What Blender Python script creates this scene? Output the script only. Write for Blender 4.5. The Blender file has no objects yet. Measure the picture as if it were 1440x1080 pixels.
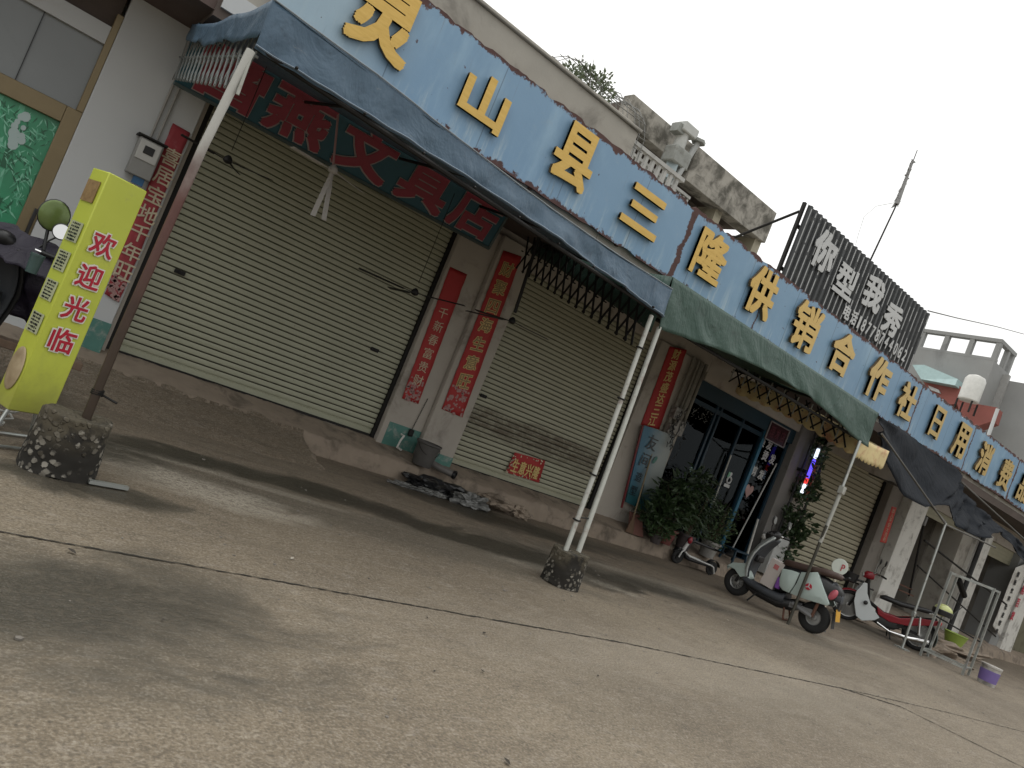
import bpy, math, random
from mathutils import Vector, Matrix, noise
random.seed(7)
R = math.radians
S = bpy.context.scene
COL = S.collection
# ------------------------------------------------------------ camera (measured from the photograph)
YAW, PITCH, ROLL, FPX, EYE = 0.63270307, 0.03686308, 0.38412845, 1060.0, 1.25
fw = Vector((math.sin(YAW)*math.cos(PITCH), math.cos(YAW)*math.cos(PITCH), math.sin(PITCH)))
rt = fw.cross(Vector((0, 0, 1))).normalized(); up = rt.cross(fw)
cr = rt*math.cos(ROLL)+up*math.sin(ROLL); cu = -rt*math.sin(ROLL)+up*math.cos(ROLL)
cam = bpy.data.objects.new('camera', bpy.data.cameras.new('camera')); COL.objects.link(cam)
cam.matrix_world = Matrix(((cr.x, cu.x, -fw.x, 0), (cr.y, cu.y, -fw.y, 0), (cr.z, cu.z, -fw.z, EYE), (0, 0, 0, 1)))
cam.data.sensor_width = 36; cam.data.lens = FPX/1440*36; cam.data.clip_end = 2000; cam.data.clip_start = .05
S.camera = cam
def at(px, py, ax, val):
    """survey helper: point of the photograph on the plane axis=val (metres)"""
    d = cr*((px-720)/FPX) - cu*((py-540)/FPX) + fw
    t = (val-(0, 0, EYE)[ax])/d[ax]
    return Vector((0, 0, EYE))+d*t
def W(px, py, Y=8.3): return at(px, py, 1, Y)
def G(px, py, z=0): return at(px, py, 2, z)
# ------------------------------------------------------------ materials
def srgb(c): return tuple((x/255/12.92 if x/255 <= .04045 else ((x/255+.055)/1.055)**2.4) for x in c)+(1,)
class NT:
    def __init__(s, name):
        m = bpy.data.materials.new(name); m.use_nodes = True; s.m = m; s.n = m.node_tree.nodes; s.l = m.node_tree.links
        s.b = s.n['Principled BSDF']; s.pos = s.n.new('ShaderNodeNewGeometry').outputs['Position']
    def node(s, t, **k):
        n = s.n.new(t)
        for a, v in k.items(): setattr(n, a, v)
        return n
    def put(s, sock, v):
        if hasattr(v, 'is_linked') or isinstance(v, bpy.types.NodeSocket): s.l.new(v, sock)
        else: sock.default_value = v
    def noise(s, scale=5, detail=4, rough=.55, stretch=(1, 1, 1), dist=0, off=(0, 0, 0)):
        mp = s.node('ShaderNodeMapping'); mp.inputs['Scale'].default_value = stretch; mp.inputs['Location'].default_value = off
        s.l.new(s.pos, mp.inputs[0])
        n = s.node('ShaderNodeTexNoise'); n.inputs['Scale'].default_value = scale; n.inputs['Detail'].default_value = detail
        n.inputs['Roughness'].default_value = rough; n.inputs['Distortion'].default_value = dist
        s.l.new(mp.outputs[0], n.inputs[0]); return n.outputs[0]
    def ramp(s, v, a, b):
        n = s.node('ShaderNodeMapRange'); n.interpolation_type = 'SMOOTHSTEP'
        s.put(n.inputs[0], v); n.inputs[1].default_value = a; n.inputs[2].default_value = b; return n.outputs[0]
    def math(s, op, a, b=0, c=0):
        n = s.node('ShaderNodeMath', operation=op)
        s.put(n.inputs[0], a); s.put(n.inputs[1], b); s.put(n.inputs[2], c); return n.outputs[0]
    def mix(s, f, a, b):
        n = s.node('ShaderNodeMix', data_type='RGBA'); s.put(n.inputs[0], f); s.put(n.inputs[6], a); s.put(n.inputs[7], b); return n.outputs[2]
    def xyz(s):
        n = s.node('ShaderNodeSeparateXYZ'); s.l.new(s.pos, n.inputs[0]); return n.outputs
    def bump(s, h, strength=.3, dist=.01):
        n = s.node('ShaderNodeBump'); n.inputs['Strength'].default_value = strength; n.inputs['Distance'].default_value = dist
        s.put(n.inputs['Height'], h); s.l.new(n.outputs[0], s.b.inputs['Normal'])
    def col(s, c): s.put(s.b.inputs['Base Color'], c)
    def rough(s, c): s.put(s.b.inputs['Roughness'], c)
def sc(c, k): return tuple(min(1, x*k) for x in c[:3])+(1,)
def surf(name, c, rough=.6, metal=0, var=.25, scale=6, c2=None, dirt=0, dirtc=(.05, .04, .03, 1), dscale=2.5, bump=.15, bs=60, stretch=(1, 1, 1), spec=.5):
    t = NT(name); c = c if len(c) == 4 else c+(1,)
    n1 = t.noise(scale, 5, .6, stretch)
    base = t.mix(n1, sc(c, 1-var), sc(c2, 1) if c2 else sc(c, 1+var))
    if dirt:
        f = t.math('MULTIPLY', t.ramp(t.noise(dscale, 8, .65, stretch, .4, (3, 7, 1)), .62-dirt*.25, .8-dirt*.15), min(1, .5+dirt*.5))
        base = t.mix(f, base, dirtc)
    t.col(base); t.b.inputs['Metallic'].default_value = metal; t.b.inputs['Specular IOR Level'].default_value = spec
    t.rough(t.ramp(t.noise(scale*1.7, 3), -.6+rough*.4, 1.5-rough*.2) if False else rough)
    if bump: t.bump(t.noise(bs, 5, .7, stretch), bump, .004)
    return t.m
def emis(name, c, e):
    t = NT(name); t.col(c+(1,)); t.b.inputs['Emission Color'].default_value = c+(1,); t.b.inputs['Emission Strength'].default_value = e; return t.m
# ------------------------------------------------------------ objects
WM = {}
def tag(o, label=None, cat=None, group=None, kind=None):
    if label: o['label'] = label
    if cat: o['category'] = cat
    if group: o['group'] = group
    if kind: o['kind'] = kind
    return o
def thing(name, label, cat, loc=(0, 0, 0), rz=0, group=None, rot=None):
    o = bpy.data.objects.new(name, None); o.empty_display_size = .1; COL.objects.link(o)
    m = Matrix.Translation(loc) @ (rot if rot else Matrix.Rotation(rz, 4, 'Z'))
    o.matrix_world = m; o.location = m.to_translation(); o.rotation_euler = m.to_euler(); WM[o.name] = m
    return tag(o, label, cat, group)
def basis(d):
    d = d.normalized(); a = Vector((0, 0, 1)) if abs(d.z) < .9 else Vector((1, 0, 0))
    u = d.cross(a).normalized(); return u, d.cross(u)
class MB:
    def __init__(s): s.v = []; s.f = []; s.mi = []
    def add(s, vs, fs, mi=0):
        k = len(s.v); s.v += [Vector(v) for v in vs]; s.f += [tuple(i+k for i in f) for f in fs]; s.mi += [mi]*len(fs); return s
    def box(s, c, d, M=None, mi=0):
        x, y, z = d[0]/2, d[1]/2, d[2]/2; c = Vector(c)
        vs = [Vector((a*x, b*y, e*z)) for a in (-1, 1) for b in (-1, 1) for e in (-1, 1)]
        if M: vs = [M @ v for v in vs]
        return s.add([v+c for v in vs], [(0, 1, 3, 2), (4, 6, 7, 5), (0, 4, 5, 1), (2, 3, 7, 6), (0, 2, 6, 4), (1, 5, 7, 3)], mi)
    def bx(s, p, q, mi=0):
        p = Vector(p); q = Vector(q); return s.box((p+q)/2, [abs(a) for a in (q-p)], mi=mi)
    def bar(s, a, b, w, h, side=None, mi=0):
        a = Vector(a); b = Vector(b); d = (b-a).normalized()
        u = Vector(side) if side else basis(d)[0]; u = (u-d*u.dot(d)).normalized(); v = d.cross(u)
        vs = [p+u*i*w/2+v*j*h/2 for p in (a, b) for i, j in ((-1, -1), (1, -1), (1, 1), (-1, 1))]
        return s.add(vs, [(0, 1, 2, 3), (7, 6, 5, 4), (0, 4, 5, 1), (1, 5, 6, 2), (2, 6, 7, 3), (3, 7, 4, 0)], mi)
    def tube(s, pts, r, n=8, mi=0, closed=False):
        pts = [Vector(p) for p in pts]; m = len(pts); rs = r if isinstance(r, (list, tuple)) else [r]*m
        vs = []; u = None
        for i, p in enumerate(pts):
            if closed: d = pts[(i+1) % m]-pts[i-1]
            else: d = (pts[min(i+1, m-1)]-pts[max(i-1, 0)])
            d.normalize()
            if u is None: u = basis(d)[0]
            u = (u-d*u.dot(d)).normalized(); w = d.cross(u)
            vs += [p+(u*math.cos(2*math.pi*k/n)+w*math.sin(2*math.pi*k/n))*rs[i] for k in range(n)]
        fs = [(i*n+k, i*n+(k+1) % n, ((i+1) % m)*n+(k+1) % n, ((i+1) % m)*n+k) for i in range(m if closed else m-1) for k in range(n)]
        if not closed: fs += [tuple(range(n))[::-1], tuple(range((m-1)*n, m*n))]
        return s.add(vs, fs, mi)
    def prism(s, poly, ext, mi=0):
        poly = [Vector(p) for p in poly]; e = Vector(ext); n = len(poly)
        return s.add(poly+[p+e for p in poly], [tuple(range(n)), tuple(range(2*n-1, n-1, -1))]+[(i, i+n, (i+1) % n+n, (i+1) % n) for i in range(n)], mi)
    def lathe(s, prof, c, ax=(0, 0, 1), n=20, mi=0, sx=1):
        ax = Vector(ax).normalized(); u, w = basis(ax); c = Vector(c); vs = []
        for r, h in prof: vs += [c+ax*h+(u*math.cos(2*math.pi*k/n)*sx+w*math.sin(2*math.pi*k/n))*r for k in range(n)]
        m = len(prof)
        fs = [(i*n+k, i*n+(k+1) % n, (i+1)*n+(k+1) % n, (i+1)*n+k) for i in range(m-1) for k in range(n)]
        return s.add(vs, fs+[tuple(range(n))[::-1], tuple(range((m-1)*n, m*n))], mi)
    def grid(s, fn, nu, nv, mi=0, flip=False):
        vs = [fn(i/nu, j/nv) for j in range(nv+1) for i in range(nu+1)]
        fs = [(j*(nu+1)+i, j*(nu+1)+i+1, (j+1)*(nu+1)+i+1, (j+1)*(nu+1)+i) for j in range(nv) for i in range(nu)]
        return s.add(vs, fs, mi)
    def ell(s, c, r, M=None, n=16, m=10, mi=0):
        vs = []
        for j in range(m+1):
            th = math.pi*j/m
            for i in range(n):
                p = Vector((r[0]*math.sin(th)*math.cos(2*math.pi*i/n), r[1]*math.sin(th)*math.sin(2*math.pi*i/n), r[2]*math.cos(th)))
                if M: p = M @ p
                vs.append(p+Vector(c))
        return s.add(vs, [(j*n+i, (j+1)*n+i, (j+1)*n+(i+1) % n, j*n+(i+1) % n) for j in range(m) for i in range(n)], mi)
    def loft(s, secs, n=16, mi=0):
        """secs: (x, zc, halfheight, halfwidth[, yc]) superellipse rings along x"""
        vs = []
        for q in secs:
            x, z, hh, hw = q[:4]; yc = q[4] if len(q) > 4 else 0
            for k in range(n):
                a = 2*math.pi*k/n; cx, sx_ = math.cos(a), math.sin(a)
                vs.append(Vector((x, yc+hw*math.copysign(abs(cx)**.6, cx), z+hh*math.copysign(abs(sx_)**.6, sx_))))
        m = len(secs)
        return s.add(vs, [(i*n+k, i*n+(k+1) % n, (i+1)*n+(k+1) % n, (i+1)*n+k) for i in range(m-1) for k in range(n)]+[tuple(range(n))[::-1], tuple(range((m-1)*n, m*n))], mi)
    def build(s, name, mat, parent=None, local=False, bevel=0, smooth=True, ang=.6, solid=0, sub=0, label=None):
        vs = s.v; W_ = Matrix()
        if parent:
            W_ = WM[parent.name]
            if not local: I = W_.inverted(); vs = [I @ v for v in vs]
        me = bpy.data.meshes.new(name); me.from_pydata([tuple(v) for v in vs], [], s.f)
        for m in (mat if isinstance(mat, (list, tuple)) else [mat]): me.materials.append(m)
        me.polygons.foreach_set('material_index', s.mi)
        import bmesh
        b = bmesh.new(); b.from_mesh(me); bmesh.ops.recalc_face_normals(b, faces=b.faces); b.to_mesh(me); b.free()
        if smooth:
            me.polygons.foreach_set('use_smooth', [True]*len(me.polygons)); me.set_sharp_from_angle(angle=ang)
        o = bpy.data.objects.new(name, me); COL.objects.link(o)
        if parent: o.parent = parent
        WM[o.name] = W_
        if bevel:
            md = o.modifiers.new('bevel', 'BEVEL'); md.width = bevel; md.segments = 2; md.limit_method = 'ANGLE'; md.angle_limit = .7
        if sub: md = o.modifiers.new('sub', 'SUBSURF'); md.levels = sub; md.render_levels = sub
        if solid: md = o.modifiers.new('solid', 'SOLIDIFY'); md.thickness = solid; md.offset = 0
        if label: o['label'] = label
        return o
GC = {}
def glyph_mesh(body, bold):
    k = (body, bold)
    if k not in GC:
        c = bpy.data.curves.new('t', 'FONT'); c.body = body; c.offset = bold; c.extrude = .5; c.size = 1; c.resolution_u = 3
        o = bpy.data.objects.new('t', c); COL.objects.link(o); bpy.context.view_layer.update()
        dg = bpy.context.evaluated_depsgraph_get(); m = bpy.data.meshes.new_from_object(o.evaluated_get(dg))
        vs = [v.co.copy() for v in m.vertices]; fs = [tuple(p.vertices) for p in m.polygons]; side = [abs(p.normal.z) < .5 for p in m.polygons]
        x0 = min(v.x for v in vs); x1 = max(v.x for v in vs); y0 = min(v.y for v in vs); y1 = max(v.y for v in vs)
        bpy.data.objects.remove(o); bpy.data.curves.remove(c); bpy.data.meshes.remove(m)
        GC[k] = ([Vector(((v.x-x0)/(x1-x0)-.5, (v.y-y0)/(y1-y0)-.5, v.z)) for v in vs], fs, side)
    return GC[k]
def put_glyph(mb, body, c, w, h, X=(1, 0, 0), Y=(0, 0, 1), depth=.004, bold=0, mi=0, mis=None, grow=0):
    """one character; boldness = overlapping copies of the strokes, a hair apart in depth"""
    vs, fs, side = glyph_mesh(body, 0); X = Vector(X).normalized(); Y = Vector(Y).normalized(); N = X.cross(Y); c = Vector(c)
    w += grow; h += grow; b = bold*min(w, h)
    offs = [(0, 0)]+([(b*i, b*j) for i in (-1, 0, 1) for j in (-1, 0, 1) if i or j] if b > 0 else [])
    for n_, (ox, oy) in enumerate(offs):
        k = len(mb.v); dd = depth-.00025*n_ if depth > .003 else depth; sh = -(.00012*n_)
        mb.v += [c+X*(v.x*(w-2*b)+ox)+Y*(v.y*(h-2*b)+oy)+N*(v.z*dd+sh) for v in vs]
        mb.f += [tuple(i+k for i in f) for f in fs]; mb.mi += [(mi if not sd or mis is None else mis) for sd in side]
def slab(mb, quad, t, mi=0):
    """quad of world points, thickened away from the street side"""
    q = [Vector(p) for p in quad]; n = (q[1]-q[0]).cross(q[2]-q[0]).normalized()
    mb.prism(q, n*t, mi)
def dup(root, M, label=None):
    r = root.copy(); COL.objects.link(r); r.matrix_world = M; r.location = M.to_translation(); r.rotation_euler = M.to_euler()
    if label: r['label'] = label
    for c in list(root.children):
        d = c.copy(); COL.objects.link(d); d.parent = r
        for g in list(c.children):
            e = g.copy(); COL.objects.link(e); e.parent = d
    return r
# ------------------------------------------------------------ sky, sun
w = bpy.data.worlds.new('World'); S.world = w; w.use_nodes = True
nt = w.node_tree; bg = nt.nodes['Background']
sky = nt.nodes.new('ShaderNodeTexSky'); sky.sky_type = 'NISHITA'; sky.sun_disc = False
SUN_EL, SUN_ROT = R(66), R(20)
sky.sun_elevation = SUN_EL; sky.sun_rotation = SUN_ROT; sky.air_density = 1; sky.dust_density = 6
tcw = nt.nodes.new('ShaderNodeTexCoord'); nz = nt.nodes.new('ShaderNodeTexNoise'); nz.inputs['Scale'].default_value = 1.6; nz.inputs['Detail'].default_value = 5
mpw = nt.nodes.new('ShaderNodeMapping'); mpw.inputs['Scale'].default_value = (1, 1, 3); nt.links.new(tcw.outputs['Generated'], mpw.inputs[0]); nt.links.new(mpw.outputs[0], nz.inputs[0])
rp = nt.nodes.new('ShaderNodeValToRGB'); rp.color_ramp.elements[0].position = .3; rp.color_ramp.elements[0].color = (12.2, 12.2, 11.9, 1)
rp.color_ramp.elements[1].position = .75; rp.color_ramp.elements[1].color = (15.5, 15.5, 15.2, 1); nt.links.new(nz.outputs[0], rp.inputs[0])
mxw = nt.nodes.new('ShaderNodeMix'); mxw.data_type = 'RGBA'; mxw.inputs[0].default_value = .93   # overcast: cloud layer over the clear sky
nt.links.new(sky.outputs[0], mxw.inputs[6]); nt.links.new(rp.outputs[0], mxw.inputs[7]); sp_ = nt.nodes.new('ShaderNodeSeparateXYZ'); nt.links.new(tcw.outputs['Generated'], sp_.inputs[0])
def wm(op, a, b):
    n_ = nt.nodes.new('ShaderNodeMath'); n_.operation = op
    for i_, v_ in enumerate((a, b)):
        if isinstance(v_, (int, float)): n_.inputs[i_].default_value = v_
        else: nt.links.new(v_, n_.inputs[i_])
    return n_.outputs[0]
el = wm('ADD', sp_.outputs[2], wm('MULTIPLY', sp_.outputs[1], .55))
mr_ = nt.nodes.new('ShaderNodeMapRange'); mr_.interpolation_type = 'SMOOTHSTEP'; nt.links.new(el, mr_.inputs[0]); mr_.inputs[1].default_value = -.25; mr_.inputs[2].default_value = .38; mr_.inputs[3].default_value = .62; mr_.inputs[4].default_value = 1.0
mz_ = nt.nodes.new('ShaderNodeMapRange'); nt.links.new(sp_.outputs[2], mz_.inputs[0]); mz_.inputs[1].default_value = .45; mz_.inputs[2].default_value = 1; mz_.inputs[3].default_value = 1; mz_.inputs[4].default_value = 1.45
vs_ = nt.nodes.new('ShaderNodeVectorMath'); vs_.operation = 'SCALE'; nt.links.new(mxw.outputs[2], vs_.inputs[0]); nt.links.new(wm('MULTIPLY', mr_.outputs[0], mz_.outputs[0]), vs_.inputs['Scale']); nt.links.new(vs_.outputs[0], bg.inputs[0])
bg.inputs[1].default_value = .085
sl = bpy.data.lights.new('sun', 'SUN'); sl.energy = .5; sl.angle = R(45); sl.color = (1, .96, .9)
so = bpy.data.objects.new('sun', sl); COL.objects.link(so); so.rotation_euler = (R(90)-SUN_EL, 0, -SUN_ROT+math.pi)
S.view_settings.view_transform = 'Standard'; S.view_settings.look = 'None'; S.view_settings.exposure = .18; S.view_settings.gamma = 1
# ------------------------------------------------------------ ground
t = NT('concrete_ground')
x, y, z = t.xyz()[:3] if False else (t.xyz()[0], t.xyz()[1], 0)
n0 = t.noise(.35, 6, .6); n1 = t.noise(2.6, 8, .7, (.6, 1.3, 1), .5); n2 = t.noise(45, 6, .75); n3 = t.noise(9, 8, .75, (.7, 1.2, 1), .4)
c = t.mix(t.ramp(n0, .35, .65), (.138, .108, .072, 1), (.200, .162, .112, 1))
c = t.mix(t.math('MULTIPLY', t.ramp(t.math('ADD', y, t.math('MULTIPLY', t.math('SUBTRACT', n1, .5), 1.6)), 4.3, 6.1), .6), c, (.185, .140, .100, 1))
c = t.mix(t.math('MULTIPLY', t.ramp(n1, .45, .75), .45), c, (.085, .068, .05, 1))
c = t.mix(t.math('MULTIPLY', t.ramp(n3, .5, .72), .5), c, (.28, .25, .21, 1))
c = t.mix(t.math('MULTIPLY', t.ramp(n3, .48, .3), .5), c, (.06, .048, .034, 1))
def blob(cx, cy, rx, ry, ang=0, soft=.45, wob=.95, wsc=1.9):
    ca, sa = math.cos(R(ang)), math.sin(R(ang))
    dx = t.math('SUBTRACT', x, cx); dy = t.math('SUBTRACT', y, cy)
    u = t.math('DIVIDE', t.math('ADD', t.math('MULTIPLY', dx, ca), t.math('MULTIPLY', dy, sa)), rx)
    v = t.math('DIVIDE', t.math('SUBTRACT', t.math('MULTIPLY', dy, ca), t.math('MULTIPLY', dx, sa)), ry)
    d = t.math('SQRT', t.math('ADD', t.math('MULTIPLY', u, u), t.math('MULTIPLY', v, v)))
    d = t.math('ADD', d, t.math('MULTIPLY', t.math('SUBTRACT', t.noise(wsc, 9, .68, (.8, 1.3, 1), .8, off=(cx, cy, 0)), .5), wob*3))
    return t.ramp(d, 1+soft, 1-soft)
DARK = (.020, .019, .012, 1); MID = (.050, .043, .030, 1)
SM = 0.0
g1 = t.noise(75, 3, .6, off=(1, 2, 0)); g2 = t.noise(28, 5, .7, (.8, 1.2, 1), off=(4, 2, 0)); gate = t.ramp(t.math('ADD', t.math('MULTIPLY', g1, .5), t.math('MULTIPLY', g2, .5)), .60, .42)
for (cx, cy, rx, ry, a, k, cc) in ((3.4, 5.25, 1.9, .45, -6, .7, MID), (1.4, 5.5, .9, .5, 0, .5, MID), (6.3, 5.9, 1.6, .45, -4, .8, MID), (1.0, 5.55, .45, .28, 0, .95, DARK), (1.8, 5.98, .75, .22, 8, 1, DARK), (2.6, 5.98, .75, .23, -4, 1, DARK), (3.3, 6.0, .7, .27, -14, 1, DARK), (3.95, 5.74, .75, .27, -22, 1, DARK), (4.8, 5.72, .8, .30, 0, 1, DARK), (5.7, 5.62, 1.0, .38, -4, 1, DARK), (6.9, 5.6, .9, .2, -6, .8, DARK),
        (5.5, 7.2, 1.1, .42, -5, 1, DARK), (6.6, 7.1, 1.1, .3, -4, .85, DARK), (7.6, 5.75, 1.2, .25, 0, .85, MID), (8.9, 5.2, 1.6, .25, -12, .6, MID),
        (.78, 2.98, .72, .46, 0, .95, DARK), (7.9, 7.3, 1.0, .3, 0, .7, MID), (.85, 4.55, .5, .18, 0, .95, DARK), (5.45, 5.30, .45, .2, 0, .9, DARK), (16, 6.6, 3, .8, 0, .8, MID), (6.2, 2.9, 1.5, .4, 10, .25, MID), (3.6, 2.6, .9, .4, 10, .2, MID)):
    f_ = t.math('MULTIPLY', blob(cx, cy, rx, ry, a, .85 if cx == .78 else .5, 1.05), k); f_ = t.math('MULTIPLY', f_, t.math('ADD', t.math('MULTIPLY', gate, .5), .5)); c = t.mix(f_, c, cc)
    if cc is DARK: SM = t.math('MAXIMUM', SM, f_)
for (cx, cy, rx, ry, a, k) in ((1.75, 5.1, .62, .26, -16, .95), (2.3, 5.62, .8, .06, -8, .5), (1.7, 5.72, .5, .05, 3, .4), (4.9, 5.25, .6, .12, 0, .5), (5.95, 5.2, .35, .10, -20, .8), (8.0, 6.05, 2.2, .10, -3, .4), (5.5, 3.4, 2.6, .5, 0, .3), (9.8, 5.5, 2.4, .12, -12, .5)):
    f_ = t.math('MULTIPLY', blob(cx, cy, rx, ry, a, .7, .95, 3), k); c = t.mix(t.math('MULTIPLY', f_, t.ramp(g2, .38, .56)), c, (.40, .36, .29, 1))
stk = t.ramp(t.noise(2.2, 10, .72, (.35, 3.2, 1), .9, (3, 1, 0)), .50, .66); zone = t.math('MULTIPLY', t.ramp(y, 4.4, 5.2), t.ramp(y, 7.9, 7.2))
c = t.mix(t.math('MULTIPLY', t.math('MULTIPLY', stk, zone), .4), c, (.030, .023, .015, 1))
stk2 = t.ramp(t.noise(2.6, 10, .75, (.4, 3.5, 1), .9, (9, 5, 0)), .56, .70); c = t.mix(t.math('MULTIPLY', t.math('MULTIPLY', stk2, zone), .4), c, (.30, .26, .20, 1))
# aggregate specks and small pits
vo = t.node('ShaderNodeTexVoronoi'); vo.inputs['Scale'].default_value = 55; t.l.new(t.pos, vo.inputs[0])
spk = t.math('MULTIPLY', t.ramp(vo.outputs['Distance'], .28, .12), t.ramp(t.noise(9, 3), .5, .68))
c = t.mix(t.math('MULTIPLY', spk, .45), c, (.36, .33, .28, 1))
vo2 = t.node('ShaderNodeTexVoronoi'); vo2.inputs['Scale'].default_value = 17; t.l.new(t.pos, vo2.inputs[0])
pit = t.math('MULTIPLY', t.ramp(vo2.outputs['Distance'], .16, .06), t.ramp(t.noise(4, 2, off=(5, 2, 0)), .5, .62))
c = t.mix(t.math('MULTIPLY', pit, .75), c, (.05, .042, .03, 1))
c = t.mix(t.math('MULTIPLY', t.ramp(g1, .50, .62), .50), c, (.060, .050, .036, 1)); c = t.mix(t.math('MULTIPLY', t.ramp(g1, .48, .36), .38), c, (.33, .295, .235, 1))
c = t.mix(t.math('MULTIPLY', t.ramp(g2, .50, .64), .45), c, (.075, .062, .045, 1)); c = t.mix(t.math('MULTIPLY', t.ramp(g2, .47, .34), .35), c, (.31, .275, .22, 1))
c = t.mix(t.math('MULTIPLY', SM, .72), c, (.022, .019, .012, 1))
t.col(c); t.rough(t.math('SUBTRACT', t.math('ADD', t.math('MULTIPLY', n1, .4), .55), t.math('MULTIPLY', SM, .3)))
t.bump(t.math('ADD', t.math('MULTIPLY', n1, .6), t.math('MULTIPLY', t.math('ADD', g2, g1), .4)), .7, .02)
M_ground = t.m
g = MB(); g.add([(-300, -300, 0), (400, -300, 0), (400, 400, 0), (-300, 400, 0)], [(0, 1, 2, 3)])
tag(g.build('ground', M_ground), kind='structure')
M_dark = surf('crack_dark', (.02, .017, .012), .9, var=.5)
def crack(name, pts, w0, seed, steps=34):
    random.seed(seed); L = []; 
    for a, b in zip(pts, pts[1:]):
        a = Vector(a); b = Vector(b); n = max(2, int((b-a).length*steps))
        for i in range(n): L.append(a.lerp(b, i/n)+Vector((random.uniform(-1, 1), random.uniform(-1, 1)))*.0055)
    L.append(Vector(pts[-1])); mb = MB(); vs = []
    for i, p in enumerate(L):
        d = (L[min(i+1, len(L)-1)]-L[max(i-1, 0)]).normalized(); nn = Vector((-d.y, d.x)); k = w0*random.uniform(.35, 1.4)
        vs += [(p.x+nn.x*k, p.y+nn.y*k, .004), (p.x-nn.x*k, p.y-nn.y*k, .004)]
    mb.add(vs, [(2*i, 2*i+1, 2*i+3, 2*i+2) for i in range(len(L)-1)])
    return tag(mb.build(name, M_dark), kind='structure')
crack('ground_crack', [(-1.5, 3.6), (.475, 3.59), (1.89, 3.6), (4.51, 3.625), (6.0, 3.55), (7.49, 3.48)], .007, 3)
crack('ground_crack', [(7.49, 3.48), (8.31, 3.25), (8.69, 2.26), (8.8, 1.2)], .011, 4)
crack('ground_crack', [(7.49, 3.48), (9.6, 3.3), (12, 3.0)], .006, 5)
crack('ground_crack', [(5.2, 6.2), (5.9, 5.6), (6.8, 5.1)], .004, 6)
# raised shop floor with its broken kerb and ramp
M_floor = surf('kerb_concrete', (.30, .235, .18), .85, var=.35, scale=4, c2=(.32, .26, .20), dirt=.6, dirtc=(.075, .06, .045, 1), dscale=3.5, bump=.35, bs=45)
def floor_z(x, y):
    top = .21+.12*max(0, min(1, (y-7.95)/.4))
    ed = 7.93+.05*noise.noise(Vector((x*1.7, 0, 3)))+.03*noise.noise(Vector((x*9, 0, 3)))
    if 5.0 < x < 8.1: ed += .12*noise.noise(Vector((x*2.2, 1, 9)))+.06
    kerb = top if y > ed else (top*max(0, 1-(ed-y)/.05))
    r0 = 6.98+.08*noise.noise(Vector((x*2, 4, 1))); e1 = 7.93+.09*noise.noise(Vector((x*3, 0, 2)))+.04*noise.noise(Vector((x*11, 0, 2))); ramp = (.20*max(0, min(1, (y-r0)/.95))**1.2) if y < e1 else top+.012
    k = max(0, min(1, (x-3.38-.05*noise.noise(Vector((y*8, 2, 2))))/.06))
    z = ramp*(1-k)+kerb*k
    if x < 1.0: z = min(top, .30)*max(0, min(1, (y-7.6)/.1)) if y < 8 else top
    return z+.012*noise.noise(Vector((x*5, y*5, 0)))*(z > .01)+.006*noise.noise(Vector((x*22, y*22, 0)))*(z > .01)-.006*(z <= .01)
mb = MB()
NX, NY = 620, 62
xs = [-3+i*(15-(-3))/520 for i in range(520)]+[15+i*.2 for i in range(101)]
ys = [6.95+j*.025 for j in range(80)]+[9.2]
vs = [(x_, y_, floor_z(x_, min(y_, 8.9))) for y_ in ys for x_ in xs]; n = len(xs)
mb.add(vs, [(j*n+i, j*n+i+1, (j+1)*n+i+1, (j+1)*n+i) for j in range(len(ys)-1) for i in range(n-1)])
mb.mi = [1 if (mb.v[f[0]].x < 3.36+.04*math.sin(mb.v[f[0]].y*40) and mb.v[f[0]].y < 7.93+.10*noise.noise(Vector((mb.v[f[0]].x*3, 0, 2)))+.05*noise.noise(Vector((mb.v[f[0]].x*12, 0, 2)))) else 0 for f in mb.f]
tag(mb.build('raised_pavement', [M_floor, M_ground], ang=1.2), kind='structure')
# ------------------------------------------------------------ shared materials
M_plaster = surf('old_plaster', (.40, .365, .32), .85, var=.14, scale=2.5, dirt=.45, dirtc=(.13, .11, .09, 1), dscale=2.2, bump=.3, bs=25)
M_white = surf('white_wall', (.50, .515, .52), .8, var=.05, scale=1.5, dirt=.12, dirtc=(.34, .32, .28, 1), dscale=1.2, bump=.08)
M_conc = surf('weathered_concrete', (.37, .35, .31), .9, var=.2, scale=2, dirt=.5, dirtc=(.13, .12, .105, 1), dscale=1.6, bump=.5, bs=30)
M_conc2 = surf('grey_concrete', (.27, .275, .27), .9, var=.2, scale=.7, dirt=.35, dirtc=(.12, .12, .12, 1), dscale=.6, bump=.3)
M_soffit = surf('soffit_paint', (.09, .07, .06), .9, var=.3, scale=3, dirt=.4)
M_black = surf('black_plastic', (.012, .012, .013), .4, var=.3, bump=.05)
M_rub = surf('tyre_rubber', (.016, .016, .016), .85, var=.3, bump=.2, bs=90)
M_steel = surf('galvanised_steel', (.42, .44, .42), .45, metal=.75, var=.25, scale=9, dirt=.35, dirtc=(.16, .09, .05, 1), dscale=6, bump=.1)
M_white_pipe = surf('painted_pole', (.38, .385, .35), .5, var=.15, scale=12, dirt=.4, dirtc=(.14, .06, .04, 1), dscale=8, bump=.15)
M_rust = surf('rusty_iron', (.10, .045, .03), .85, var=.45, scale=9, c2=(.17, .08, .05), bump=.4)
M_iron = surf('dark_iron', (.018, .017, .016), .6, metal=.5, var=.4, scale=12, bump=.15)
M_blueframe = surf('blue_frame_paint', (.008, .032, .055), .45, var=.3, scale=7, bump=.06)
M_teal = surf('teal_paint', (.07, .19, .16), .6, var=.25, scale=6, dirt=.5, dirtc=(.35, .35, .32, 1), dscale=9)
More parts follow.
